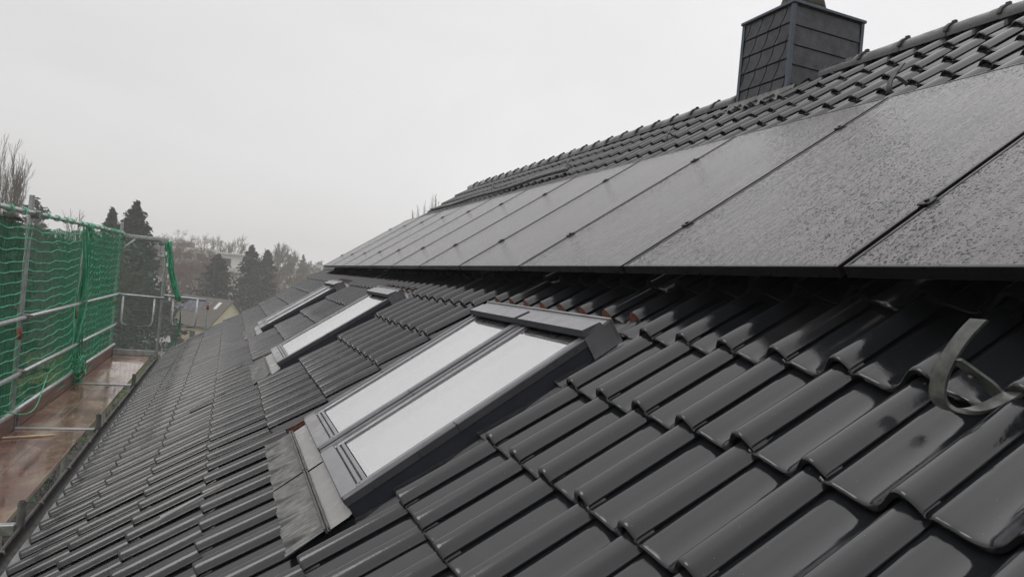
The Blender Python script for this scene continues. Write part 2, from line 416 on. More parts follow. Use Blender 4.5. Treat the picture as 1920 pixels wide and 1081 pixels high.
# ------------------------------------------------------------------ house
HX0, HX1, HY0, HY1 = -0.45, 8.9, -2.6, 14.15
house = thing('house', 'house seen from its own wet dark tiled roof, with ridge, slate chimney and roof windows', 'house', (4.2, 6.0, 0.0))
RIDGE_B = 5.02
A_END, A_START = 14.42, -2.85
def base_n(r):
    return float(np.interp(r, [-11, -10, -9, -8, -7, -6, 3, 4, 5, 6, 7, 8], [0.034, 0.028, 0.014, 0.008, 0.003, 0, 0, 0.012, 0.036, 0.047, 0.053, 0.059]))
def base_b(r): return B0 - r*TL - (0.001*(r-4) if r > 4 else 0)
PROF = np.array([(-.13,-.034),(-.12,-.022),(-.105,-.022),(-.09,-.032),(-.075,-.032),(-.065,-.022),(-.05,-.022),(-.035,-.030),(-.015,-.029),(.0,-.0285),(.03,-.0275),(.056,-.0275),(.08,-.0295),(.106,-.0330),(.14,-.0365),(.174,-.0405),(.205,-.0448),(.231,-.0480),(.260,-.0510),(.291,-.0535),(.325,-.0553),(.356,-.0561),(.40,-.0553),(.438,-.0530),(.470,-.0503),(.497,-.0470),(.535,-.0405),(.572,-.0340),
                 (.608,-.0258),(.634,-.0195),(.658,-.0132),(.683,-.0068),(.707,-.0005),(.736,.0060),(.762,.0106),(.780,.0130),(.798,.0146),(.822,.0153),(.840,.0149),(.856,.0138),(.883,.0108),(.909,.0066),(.925,.0033),(.940,-.0006),(.955,-.0046),(.968,-.0083),(.980,-.0117),(.990,-.0144),(1.0,-.0168)])
CREST = 0.0
T_N = 0.70                                    # profile parameter of the measured nose corner
def col_a(j, t): return A0 - j*TW + (T_N - t)*TW
J0 = int(math.floor((A0+T_N*TW-A_END)/TW)); J1 = int((A0+T_N*TW-A_START)/TW)
# openings for the roof windows: columns (first, last) dropped
WINS = [dict(cols=(-6, 0), a=(2.385, 3.755), sash=2), dict(cols=(-20, -16), a=(5.975, 6.985), sash=1), dict(cols=(-35, -31), a=(9.36, 10.36), sash=2)]
WB0, WB1 = -0.082, 1.068
CH = dict(a0=4.964, a1=5.65, x0=4.436, dx=0.85)
chim_b0 = 4.40
tb = MB(); tint = []
def add_tile(r, j, t0=-0.13, t1=1.0, s0=0.0, mat_front=0, smax=0.425):
    bn = base_n(r); drop = (bn-(base_n(r-1)-0.030))/TL
    jb, jn, ja, jr = nr.normal(0, 0.0026), nr.normal(0, 0.0015), nr.normal(0, 0.0014), nr.normal(0, 0.005)
    jt = nr.normal(0, 0.004)
    p = PROF[(PROF[:, 0] >= t0-1e-6) & (PROF[:, 0] <= t1+1e-6)]
    T, H = p[:, 0], p[:, 1]-CREST
    S = np.array([0.0, 0.0025, 0.007, 0.016, 0.09, 0.18, 0.27, 0.36, smax]); S = S[S >= s0]
    if s0 > 0: S = np.concatenate([[s0], S])
    e = np.array([-0.0052, -0.0022, -0.0006, 0]+[0]*5)[-len(S):] if s0 == 0 else np.zeros(len(S))
    wav = 0.0007*math.sin(rnd.random()*6.28)
    a = col_a(j, T)[None]+ja+S[:, None]*jr
    b = base_b(r)+jb+S[:, None]+0*a
    # noses curve back a touch on the roll
    b = b+(0.006*np.sin(math.pi*np.clip((T-0.05)/0.6, 0, 1)))[None]*(S < 0.1)[:, None]
    n = bn+jn+H[None]-(drop+jt)*S[:, None]+e[:, None]+wav*np.sin(S*9)[:, None]
    P = RW(a, b, n)
    tb.grid(P, 0, True)
    cnt = (P.shape[0]-1)*(P.shape[1]-1)
    # front edge
    th_ = 0.0135 if s0 == 0 else 0.017
    fr0 = P[0]; fr1 = RW(a[0], b[0]+0.004, n[0]-th_); fr2 = RW(a[0], b[0]+0.05, n[0]-th_)
    if s0 > 0:
        k0 = int(np.argmax(T > 0.60))
        tb.grid(np.stack([fr0[:k0+1], fr1[:k0+1]]), 0, False); cnt += k0
        tb.grid(np.stack([fr0[k0:], RW(a[0, k0:], b[0, k0:], np.full(len(T)-k0, -0.060))]), 1, False); cnt += len(T)-1-k0
    else:
        tb.grid(np.stack([fr0, fr1]), mat_front, False); cnt += len(T)-1
        tb.grid(np.stack([fr1, fr2]), mat_front, False); cnt += len(T)-1
    # side edge of the roll
    sd0 = P[:, -1]; sd1 = RW(a[:, -1]+0.001, b[:, -1], n[:, -1]-0.0045)
    tb.grid(np.stack([sd0, sd1], 1), mat_front if t1 < 1 else 0, False, flip=True); cnt += len(S)-1
    tv = min(1.0, max(0.0, nr.normal(0.5, 0.17)))
    if nr.random() < 0.05: tv = 0.95
    tint.extend([tv]*cnt)
for r in range(-10, 9):
    for j in range(J0, J1+1):
        skip = False; kw = {}
        for w in WINS:
            c0, c1 = w['cols']
            if 1 <= r <= 4 and c0 <= j <= c1: skip = True
            if 1 <= r <= 4 and j == c0-1: kw = dict(t1=0.56)          # cut beside the window, roll gone
            if r == 0 and c0-1 <= j <= c1: kw = dict(s0=0.095, mat_front=1)   # sawn lower edge above the window
        if skip: continue
        if r == -10: kw = dict(kw, smax=0.385)
        add_tile(r, j, **kw)
# the far slope of the roof, same tiles mirrored across the ridge
nf = tb.n
roof = tb.build('roof', [MT['tile'], MT['clay']], house, attrs={'tint': ('FACE', tint)})
ridge_x = float(RW(0, RIDGE_B, 0.03)[0]); ridge_z = float(RW(0, RIDGE_B, 0.03)[2])
bk = MB(); bt = []
for r in range(-10, 9):
    for j in range(J0, J1+1):
        p = PROF[9::4]; S = np.array([0, 0.005, 0.2, 0.42])
        drop = 0.030/TL
        P = RW(col_a(j, p[:, 0])[None]+0*S[:, None], base_b(r)+S[:, None]+0*p[:, 0][None], base_n(r)+(p[:, 1]-CREST)[None]-drop*S[:, None]-np.array([0.004, 0, 0, 0])[:, None])
        P[..., 0] = 2*ridge_x-P[..., 0]; bk.grid(P, 0, True, flip=True)
        bt.extend([min(1, max(0, nr.normal(0.5, 0.17)))]*(3*(len(p)-1)))
bk.build('rear_roof', MT['tile'], house, attrs={'tint': ('FACE', bt)})
# sarking added under both slopes, blackened to shade the tile gaps, open under windows
sk = MB()
def sark(a0, a1, b0, b1):
    n = -0.105
    sk.add(RW([a0, a1, a1, a0], [b0, b0, b1, b1], [n]*4), [(0, 1, 2, 3)])
sark(A_START+.02, A_END-.03, -1.66, WB0-0.05); sark(A_START+.02, A_END-.03, WB1+0.06, RIDGE_B-0.1)
ed = [A_START+.02]+[q for w in WINS for q in (w['a'][0]+0.02, w['a'][1]-0.02)]+[A_END-.03]
for i in range(0, len(ed), 2): sark(ed[i], ed[i+1], WB0-0.05, WB1+0.06)
P = RW([A_START+.02, A_END-.03, A_END-.03, A_START+.02], [-1.66, -1.66, RIDGE_B-0.1, RIDGE_B-0.1], [-0.105]*4); P[:, 0] = 2*ridge_x-P[:, 0]
sk.add(P, [(0, 1, 2, 3)])
sk.build('gap_shade_lining', MT['gap_shade'], house)
# ridge tiles
RL = 0.372
def ridge_tile(k):
    a = A_END-0.05-k*RL
    q = MB(); R1, R0 = 0.100, 0.094
    cz = ridge_z-0.047+nr.normal(0, 0.002); cx = ridge_x+nr.normal(0, 0.002)
    an = np.linspace(math.radians(-12), math.radians(192), 19)
    ys = [(0, R0), (0.33, R0+0.004), (0.345, R1), (0.41, R1+0.001), (0.417, R1-0.003)]
    tl = nr.normal(0, 0.002)
    P = np.array([[(cx+R*math.cos(t), a-y, cz+R*0.94*math.sin(t)+tl*y) for t in an] for y, R in ys])
    q.grid(P, 0, True)
    y, R = ys[-1]
    P2 = np.array([[(cx+(R-d)*math.cos(t), a-y, cz+(R-d)*0.94*math.sin(t)) for t in an] for d in (0, 0.014)])
    q.grid(P2, 0, False, flip=True)
    # clip over the joint
    an2 = np.linspace(math.radians(25), math.radians(170), 13)
    for d0, d1, y0, y1 in ((0.010, 0.010, 0.405, 0.432), (0.0, 0.010, 0.432, 0.432), (0.0, 0.010, 0.405, 0.405)):
        P3 = np.array([[(cx+(R1+d)*math.cos(t), a-yy, cz+(R1+d)*0.94*math.sin(t)) for t in an2] for d, yy in ((d0, y0), (d1, y1))])
        q.grid(P3, 1, False)
    x0 = cx+math.cos(2.0)*0.03
    q.box((x0-0.012, a-0.434, cz+R1*0.94-0.002), (x0+0.012, a-0.400, cz+R1*0.94+0.022), 1, 0.003)
    nface = len(q.f)
    return q.build('ridge_tile', [MT['ridge_glaze'], MT['ridge_clip']], roof, attrs={'tint': ('FACE', [min(1, max(0, nr.normal(0.55, 0.15)))]*nface)})
k = 0
while A_END-0.05-k*RL > A_START+0.3:
    a = A_END-0.05-k*RL
    if not (a > CH['a0']-0.02 and a-0.43 < CH['a1']+0.02): ridge_tile(k)
    k += 1
# walls with gables, windows, eave boards
wm = MB()
ez = float(RW(0, -1.45, -0.25)[2]); wx0 = 0.0; wx1 = 2*ridge_x
pk = float(RW(0, RIDGE_B, -0.2)[2])
for y in (HY0, HY1):
    wm.add([(wx0, y, -0.3), (wx1, y, -0.3), (wx1, y, ez+0.3), (ridge_x, y, pk), (wx0, y, ez+0.3)], [(0, 1, 2, 3, 4)])
for x in (wx0, wx1): wm.add([(x, HY0, -0.3), (x, HY1, -0.3), (x, HY1, ez+0.3), (x, HY0, ez+0.3)], [(0, 1, 2, 3)])
wm.build('wall', MT['render_wall'], house)
for y in (0.5, 4.0, 8.0, 11.5):
    for z in (1.0, 3.9):
        fw = MB(); fw.box((wx0-0.03, y, z), (wx0+0.02, y+1.3, z+1.4), 0, 0.01)
        wo_ = fw.build('wall_window', MT['white_wall'], house)
        fp = MB(); fp.box((wx0-0.045, y+0.09, z+0.09), (wx0-0.032, y+1.21, z+1.31)); fp.build('pane', MT['dark_glass'], wo_)
for y in (A_START+0.05, A_END-0.05):
    bo = MB()
    s0, s1 = RW(y, -1.66, -0.06), RW(y, RIDGE_B, -0.06)
    s0d, s1d = s0-[0, 0, 0.2], s1-[0, 0, 0.2]
    bo.add([s0-[0, .012, 0], s1-[0, .012, 0], s1d-[0, .012, 0], s0d-[0, .012, 0], s0+[0, .012, 0], s1+[0, .012, 0], s1d+[0, .012, 0], s0d+[0, .012, 0]],
           [(0, 1, 2, 3), (7, 6, 5, 4), (0, 4, 5, 1), (3, 2, 6, 7)])
    bo.build('barge_board', MT['white_wall'], house)
# gutter and eave strip
ev = RW(0, base_b(8), base_n(8)); gx, gz = float(ev[0])-0.091, float(ev[2])-0.110
gm = MB(); R_ = 0.060
pr = [(gx+R_*math.cos(t), gz+R_*math.sin(t)) for t in np.linspace(math.pi, 2*math.pi, 15)]
bead = [(gx-R_-0.007+0.008*math.cos(t), gz+0.004+0.008*math.sin(t)) for t in np.linspace(-0.6, 4.6, 9)]
out_ = bead[::-1]+pr
ys = np.linspace(A_START, A_END-0.02, 40)
wob = 0.004*np.sin(ys*1.7)
gm.grid(np.array([[(x, y, z+w_) for x, z in out_] for y, w_ in zip(ys, wob)]), 0, True, flip=True)
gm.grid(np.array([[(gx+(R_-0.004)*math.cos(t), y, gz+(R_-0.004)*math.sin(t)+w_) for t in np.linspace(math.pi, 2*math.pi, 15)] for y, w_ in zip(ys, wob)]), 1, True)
gut = gm.build('gutter', [MT['gutter_metal'], MT['gutter_inside']], house)
for y in np.arange(A_START+0.4, A_END, 0.9):
    q = MB(); an = np.linspace(math.pi, 2*math.pi, 10)
    q.strip([(gx-R_-0.017, y, gz+0.012)]+[(gx+(R_+0.004)*math.cos(t), y, gz+(R_+0.004)*math.sin(t)) for t in an], (0, 1, 0), 0.028, 0.004)
    q.strip([(gx-R_-0.016, y, gz+0.014), (gx-R_+0.012, y, gz+0.010), (gx-R_+0.02, y, gz-0.006)], (0, 1, 0), 0.03, 0.003)
    q.build('gutter_bracket', MT['gutter_metal'], gut)
ef = MB()
aa = np.linspace(A_START, A_END-0.02, 160)
w0 = 0.003*np.sin(aa*9.0)+0.002*np.sin(aa*23)
ef.grid(np.stack([RW(aa, base_b(8)+0.10, base_n(8)-0.086+0*aa), RW(aa, base_b(8)-0.020+w0, base_n(8)-0.078+w0*0.5), np.stack([gx+R_-0.030+w0, aa, gz+0.020+0*aa], 1)]), 0, True)
ef.build('eave_flashing', MT['zinc'], house)
# pale slivers wedged between tiles low on the slope
for (px, py) in ((300, 972), (352, 770), (397, 712)):
    d = ray(px, py); O_ = np.array([0, 0, CZ]); P0 = RW(0, 0, 0.055); t = ((P0-O_)@NN)/(d@NN); P = O_+d*t; a = P[1]; b = (P-RW(0, 0, 0))@VV
    q = MB(); L = 0.30
    V = RW(np.array([a+0.03, a-0.035, a-0.03, a-0.02]), np.array([b, b+0.01, b+L, b+L]), np.array([0.060, 0.062, 0.045, 0.040]))
    V2 = V-NN*0.008
    q.add(np.concatenate([V, V2]), [(0, 1, 2, 3), (7, 6, 5, 4), (0, 4, 5, 1), (1, 5, 6, 2), (3, 7, 4, 0)])
    q.build('sliver', MT['spacer'], roof)

# ------------------------------------------------------------------ roof windows (children of the house)
def rmb():
    q = MB(); q.xf = lambda V: RW(V[:, 1], V[:, 0], V[:, 2])      # local (b, a, n)
    return q
def tile_surface(r, a, b):                    # height of tile row r at (a, b)
    t = ((A0-a)/TW+T_N) % 1.0
    h = np.interp(t, PROF[9:, 0], PROF[9:, 1])-CREST
    bn = base_n(r); drop = (bn-(base_n(r-1)-0.030))/TL
    return bn+h-drop*(b-base_b(r))
def roof_window(a0, a1, label=None):
    """one sash: the casing is the part, the rest its sub-parts"""
    f = rmb(); top, lo = 0.040, -0.10
    SW = 0.036
    for x0, x1 in ((a0, a0+SW), (a1-SW, a1)):
        f.box((WB0, x0, 0.004), (WB1-0.01, x1, top), 0, 0.004)
        f.box((WB0+0.004, x0+0.004, lo), (WB1-0.01, x1-0.004, 0.0035), 1)
    f.box((WB0, a0+SW, lo), (WB0+0.05, a1-SW, 0.03), 1); f.box((WB1-0.06, a0+SW, lo), (WB1-0.01, a1-SW, 0.04), 1)
    # seam across the side covers
    for x0, x1 in ((a0-0.0012, a0+SW+0.0012), (a1-SW-0.0012, a1+0.0012)):
        f.box((WB0+0.455, x0, 0.006), (WB0+0.459, x1, top+0.0012), 1)
    w = f.build('skylight', [MT['dark_frame'], MT['frame_shaded_side']], house)
    if label: w['label'] = label
    for x0, x1 in ((a0+SW+0.004, a0+SW+0.034), (a1-SW-0.034, a1-SW-0.004)):   # sash rails just inside, lower and darker
        s = rmb(); s.box((WB0+0.06, x0, -0.02), (WB1-0.08, x1, 0.036), 0, 0.003); s.build('sash_rail', MT['cover_grey'], w)
    gs = rmb(); ga0, ga1 = a0+SW+0.034, a1-SW-0.034; gb0, gb1 = WB0+0.108, WB1-0.100
    gs.add([(gb0, ga0, 0.027), (gb0, ga1, 0.027), (gb1, ga1, 0.027), (gb1, ga0, 0.027)], [(3, 2, 1, 0)])
    gs.build('glass_pane', MT['window_glass'], w)
    bl = rmb()                                  # white lining and blind below the pane
    d = -0.024
    aa_ = np.linspace(ga0+0.012, ga1-0.012, 5); bb = np.linspace(gb0, gb1, 60)
    bl.grid(np.array([[(b, a, d+0.0012*math.sin(b*40)) for a in aa_] for b in bb]), 0, True)
    for x in (ga0, ga1): bl.add([(gb0, x, 0.026), (gb1, x, 0.026), (gb1, x, -0.06), (gb0, x, -0.06)], [(0, 1, 2, 3)])
    for b in (gb0, gb1): bl.add([(b, ga0, 0.026), (b, ga1, 0.026), (b, ga1, -0.06), (b, ga0, -0.06)], [(0, 1, 2, 3)])
    bl.build('blind', MT['white_lining'], w)
    sp2 = rmb(); e2 = 0.016                     # grey spacer bar of the double glazing
    for lo2, hi2 in (((gb0, ga0, 0.012), (gb1, ga0+e2, 0.024)), ((gb0, ga1-e2, 0.012), (gb1, ga1, 0.024)), ((gb0, ga0+e2, 0.012), (gb0+e2, ga1-e2, 0.024)), ((gb1-e2*1.6, ga0+e2, 0.012), (gb1, ga1-e2, 0.024))): sp2.box(lo2, hi2)
    sp2.build('spacer', MT['spacer'], w)
    bc = rmb()                                  # bottom cover with grooves
    x0, x1 = a0+SW+0.002, a1-SW-0.002
    bc.box((WB0-0.004, x0, 0.0), (WB0+0.062, x1, 0.038), 0, 0.004)
    bc.box((WB0+0.067, x0+0.01, 0.0), (WB0+0.083, x1-0.01, 0.036), 0, 0.003)
    bc.box((WB0+0.088, x0+0.02, 0.0), (WB0+0.104, x1-0.02, 0.034), 0, 0.003)
    bc.box((WB0+0.058, x0+0.004, 0.0), (WB0+0.090, x1-0.004, 0.026), 1)
    bc.build('bottom_cover', [MT['cover_grey'], MT['rubber']], w)
    tc_ = rmb()                                 # raised hood at the top
    h0, h1 = WB1-0.108, WB1-0.012
    V = [(h0, a0-0.002, 0.048), (h0, a1+0.002, 0.048), (h1, a1+0.002, 0.048), (h1, a0-0.002, 0.048),
         (h0+0.010, a0+0.008, 0.073), (h0+0.010, a1-0.008, 0.073), (h1-0.004, a1-0.008, 0.062), (h1-0.004, a0+0.008, 0.062)]
    tc_.add(V, [(7, 6, 5, 4)], 0); tc_.add(V, [(4, 5, 1, 0), (5, 6, 2, 1), (6, 7, 3, 2), (7, 4, 0, 3)], 1)
    tc_.build('top_cover', [MT['cover_grey'], MT['frame_shaded_side']], w)
    return w
def flashing(w_, ws):
    a0, a1 = w_['a']; near = ws[0]
    q = rmb()                                   # side channels and head piece
    for x0, x1 in ((a0-0.07, a0-0.002), (a1+0.002, a1+0.10)): q.box((WB0-0.10, x0, -0.075), (WB1+0.10, x1, -0.055), 0)
    q.add([(WB1-0.014, a0-0.012, 0.046), (WB1-0.014, a1+0.02, 0.046), (WB1+0.018, a1+0.02, 0.050), (WB1+0.018, a0-0.012, 0.050)], [(0, 1, 2, 3)], 0)
    q.box((WB1+0.018, a0-0.012, -0.03), (WB1+0.026, a1+0.02, 0.058), 2, 0.002)
    q.box((WB1+0.03, a0-0.06, -0.068), (WB1+0.20, a1+0.06, -0.064), 0)
    # cheek plate on the near side of the head
    q.add([(WB1-0.11, a0-0.006, -0.05), (WB1+0.03, a0-0.006, -0.05), (WB1+0.026, a0-0.006, 0.056), (WB1-0.11, a0-0.006, 0.046)], [(0, 1, 2, 3)], 0)
    if len(ws) > 1:                             # channel cover between the pair
        m_ = (a0+a1)/2; q.box((WB0-0.004, m_-0.013, 0.0), (WB1-0.02, m_+0.013, 0.022), 1)
    q.build('side_flashing', [MT['cover_grey'], MT['frame_shaded_side'], MT['zinc']], near)
    # flat wet sheet below the window, dented, in one piece per sash
    for i in range(len(ws)):
        c0 = a0-0.03 if i == 0 else (a0+a1)/2+0.008; c1 = (a0+a1)/2-0.008 if (i == 0 and len(ws) > 1) else a1+0.07
        aa_ = np.linspace(c0, c1, 26); bb = np.linspace(-0.180, WB0+0.004, 8)
        AA, BB = np.meshgrid(aa_, bb)
        n_ = -0.016+0.10*(BB+0.2)*0.25+0.0016*np.sin(AA*13+i)*np.cos(BB*20)+0.0006*np.sin(AA*41)
        n_ += np.where(BB > WB0-0.005, 0.004, 0)
        s = MB(); s.grid(RW(AA, BB, n_), 0, True, flip=True); s.build('flashing_sheet', MT['flashing_sheet'], near)
        # pleated apron draped over the tile row below
        na = int((c1-c0)/0.0016) if a0 < 3 else int((c1-c0)/0.004)
        aa_ = np.linspace(c0, c1, na); bb = np.array([-0.318, -0.312, -0.29, -0.265, -0.24, -0.21, -0.190, -0.178])
        AA, BB = np.meshgrid(aa_, bb)
        base = np.maximum(tile_surface(5, AA, np.minimum(BB, -0.285)), -0.019)+0.008
        k_ = np.clip((BB+0.30)/0.12, 0, 1); n_ = base*(1-k_)+(-0.006)*k_
        n_ = n_+(0.012 if a0 < 3 else 0.008)*(np.abs(np.sin(AA*math.pi/(0.025 if a0 < 3 else 0.036)+1.2*np.sin(AA*9)))-0.6)*np.clip(1.15-k_*0.85, 0.2, 1)
        BB2 = BB+0.006*np.sin(AA*2*math.pi/TW+1.0)*(1-k_)
        s = MB(); s.grid(RW(AA, BB2, n_), 0, True, flip=True); s.build('lead_apron', MT['lead'], near)
        s = rmb(); s.box((-0.180, c0, -0.02), (-0.171, c1, 0.002), 0, 0.002); s.box((-0.166, c0, -0.02), (-0.161, c1, -0.002), 0)
        s.build('seam', MT['gutter_metal'], near)
names = [['right-hand roof window of the nearest pair', 'left-hand roof window of the nearest pair'], ['single wide roof window in the middle of the slope'],
         ['nearer roof window of the farthest pair', 'farther roof window of the farthest pair']]
for w_, nm in zip(WINS, names):
    a0, a1 = w_['a']
    if w_['sash'] == 2:
        mid = (a0+a1)/2; ws = [roof_window(a0, mid-0.014, nm[0]), roof_window(mid+0.014, a1, nm[1])]
    else: ws = [roof_window(a0, a1, nm[0])]
    flashing(w_, ws)
    # red sawn edge of the last tile beside the window
    q = rmb(); c = w_['cols'][0]-1; ax = float(col_a(c, 0.5))
    q.box((base_b(4)+0.004, ax-0.006, -0.066), (base_b(4)+0.21, ax-0.001, -0.043), 0); q.build('cut_edge', MT['clay'], roof)

# ------------------------------------------------------------------ snow hooks on the tiles
def snow_hook(a, b, big=True, flip=1):
    """bent flat bar: runs out of the tile joint, turns up at the nose and stands up; a brace leans behind it"""
    q = MB(); q.xf = lambda V: RW(V[:, 1], V[:, 0], V[:, 2])
    s = 1.0 if big else 0.85
    W_ = (0, 1, 0)
    base = [(b+0.12, a-0.086, -0.010), (b+0.05, a-0.084, -0.010), (b+0.012, a-0.068, -0.016), (b-0.018, a-0.024, -0.036), (b-0.038, a+0.020, -0.022),
            (b-0.036, a+0.030, 0.008), (b-0.014, a+0.022, 0.045), (b+0.008, a+0.008, 0.075*s), (b+0.026, a-0.006, 0.098*s), (b+0.044, a-0.022, 0.118*s), (b+0.066, a-0.038, 0.134*s)]
    B = np.array(base); t = np.linspace(0, len(B)-1, 44)
    C = np.stack([np.interp(t, np.arange(len(B)), B[:, k]) for k in range(3)], 1)
    for _ in range(5): C[1:-1] = (C[:-2]+2*C[1:-1]+C[2:])/4
    q.strip(C, W_, 0.034, 0.008)
    br = np.array([(b+0.006, a-0.006, 0.076*s), (b+0.018, a-0.020, 0.045), (b+0.030, a-0.038, 0.010), (b+0.034, a-0.052, -0.030), (b+0.026, a-0.070, -0.060)])
    t = np.linspace(0, 4, 16); br = np.stack([np.interp(t, np.arange(5), br[:, k]) for k in range(3)], 1)
    q.strip(br, W_, 0.030, 0.006)
    q.tube([(b+0.022, a-0.020, 0.025), (b+0.012, a-0.016, 0.030)], 0.005, 8)
    return q.build('snow_hook', MT['hook_steel'], roof)
snow_hook(0.985, 1.085)
for a, b in ((3.20, 3.90), (6.05, 4.24), (8.35, 4.24), (11.2, 4.24)): snow_hook(a, b, False)
# grey downpipe-like cable lying across the upper far corner of the tiles
q = MB(); A_ = np.linspace(0, 1, 16)
pth = [RW(7.9+5.6*t, 3.98-0.22*t+0.015*math.sin(t*9), 0.055+0.01*math.sin(t*14)) for t in A_]
q.tube(pth, 0.03, 8); q.build('vent_pipe', MT['steel_dull'], house)

# ------------------------------------------------------------------ chimney
ca0, ca1 = CH['a0'], CH['a1']; cx0 = CH['x0']; cx1 = cx0+CH['dx']
ctop = 2.033+0.79+CZ; cb = 1.2+CZ
q = MB(); q.box((cx0+0.02, ca0+0.02, cb), (cx1-0.02, ca1-0.02, ctop-0.01)); chim = q.build('chimney', MT['slate_gap'], house)
# scalloped slates on the slope-facing side, each with its S-curved edge
q = MB(); rows_ = 9; rh = 0.163; cw = 0.159; LEAN = 0.067
for r in range(rows_):
    z1 = ctop-0.030-r*rh; z0 = z1-rh+0.013
    if z1 < cb+0.1: break
    for c in range(-5, 6):
        P = np.zeros((11, 2, 3)); ok = 0
        for i, v_ in enumerate(np.linspace(0, 1, 11)):            # v_ from the top edge down
            for side in (0, 1):
                y = (ca0+0.10)+(c+side)*cw+LEAN*r+LEAN*(0.25*v_+0.75*v_**2.2-0.06*math.sin(math.pi*v_))
                y += 0.0065 if side == 0 else -0.0065
                P[i, side] = (cx0+0.014-0.008*v_, min(max(y, ca0+0.037), ca1-0.037), z1+(z0-z1)*v_)
            ok = max(ok, P[i, 1, 1]-P[i, 0, 1])
        if ok < 0.012: continue
        q.grid(P, 0, False)
        q.grid(np.stack([P[-1], P[-1]+[0.012, 0, 0]]), 0, False)
        for k in (0, 1): q.grid(np.stack([P[:, k], P[:, k]+[0.012, 0, 0]], 1), 0, False)
q.build('scalloped_slate', MT['slate'], chim)
# wide plain slates on the other three sides
for nm, fx in (('near', lambda u, z, d: (u, ca0+0.016-d, z)), ('far', lambda u, z, d: (cx1+cx0-u, ca1-0.016+d, z))):
    q = MB()
    for r in range(9):
        z1 = ctop-0.035-r*0.178; z0 = z1-0.170
        br_ = [cx0+0.035, cx0+0.035+(0.55 if r % 2 else 0.35), cx1-0.035]
        for u0, u1 in zip(br_[:-1], br_[1:]):
            u0 += 0.0012; u1 -= 0.0012
            q.add([fx(u0, z0, 0.010), fx(u1, z0, 0.010), fx(u1, z1, 0.001), fx(u0, z1, 0.001)], [(0, 1, 2, 3)])
            q.add([fx(u0, z0, 0.010), fx(u1, z0, 0.010), fx(u1, z0, -0.004), fx(u0, z0, -0.004)], [(3, 2, 1, 0)])
    q.build('slate_cladding', MT['slate'], chim)
for x in (cx0, cx1):
    for y in (ca0, ca1):
        q = MB(); sx = 1 if x == cx0 else -1; sy = 1 if y == ca0 else -1
        q.box((min(x, x+sx*0.034), min(y, y+sy*0.006), cb), (max(x, x+sx*0.034), max(y, y+sy*0.006), ctop-0.022), 0, 0.001)
        q.box((min(x, x+sx*0.006), min(y+sy*0.0062, y+sy*0.036), cb), (max(x, x+sx*0.006), max(y+sy*0.0062, y+sy*0.036), ctop-0.022), 0, 0.001)
        q.build('corner_trim', MT['trim_metal'], chim)
q = MB(); q.box((cx0-0.012, ca0-0.012, ctop-0.020), (cx1+0.012, ca1+0.012, ctop+0.006), 0, 0.003)
q.build('cap_trim', MT['trim_metal'], chim)
q = MB(); mx_, my_ = (cx0+cx1)/2, (ca0+ca1)/2
q.box((cx0+0.10, ca0+0.10, ctop+0.0065), (cx1-0.13, ca1-0.10, ctop+0.06), 0, 0.02)
for k in range(1):
    V = [(mx_-0.02+R2*math.cos(t), my_+R2*math.sin(t), z) for R2, z in ((0.20, ctop+0.055), (0.22, ctop+0.10), (0.19, ctop+0.20), (0.17, ctop+0.34), (0.19, ctop+0.36), (0.14, ctop+0.36), (0.13, ctop+0.1)) for t in np.linspace(0, 2*math.pi, 25)]
    q.grid(np.array(V).reshape(7, 25, 3), 0, True)
q.build('chimney_pot', MT['mossy_concrete'], chim)
# lead soakers round the foot
q = MB()
aa_ = np.linspace(ca0-0.10, ca1+0.10, 40)
lo_ = RW(aa_, 4.690+0.012*np.sin(aa_*14)+0.008*np.sin(aa_*37), tile_surface(-10, aa_, 4.70+0*aa_)+0.006+0.003*np.sin(aa_*23))
mid_ = RW(aa_, 4.745+0*aa_, 0.012+0.006*np.sin(aa_*2*math.pi/TW)); hi = np.stack([np.full(40, cx0-0.004), aa_, np.full(40, float(RW(0, 4.80, 0.06)[2]))], 1)
q.grid(np.stack([lo_, mid_, hi]), 0, True, flip=True)
q.build('lead_soaker', MT['lead'], chim)

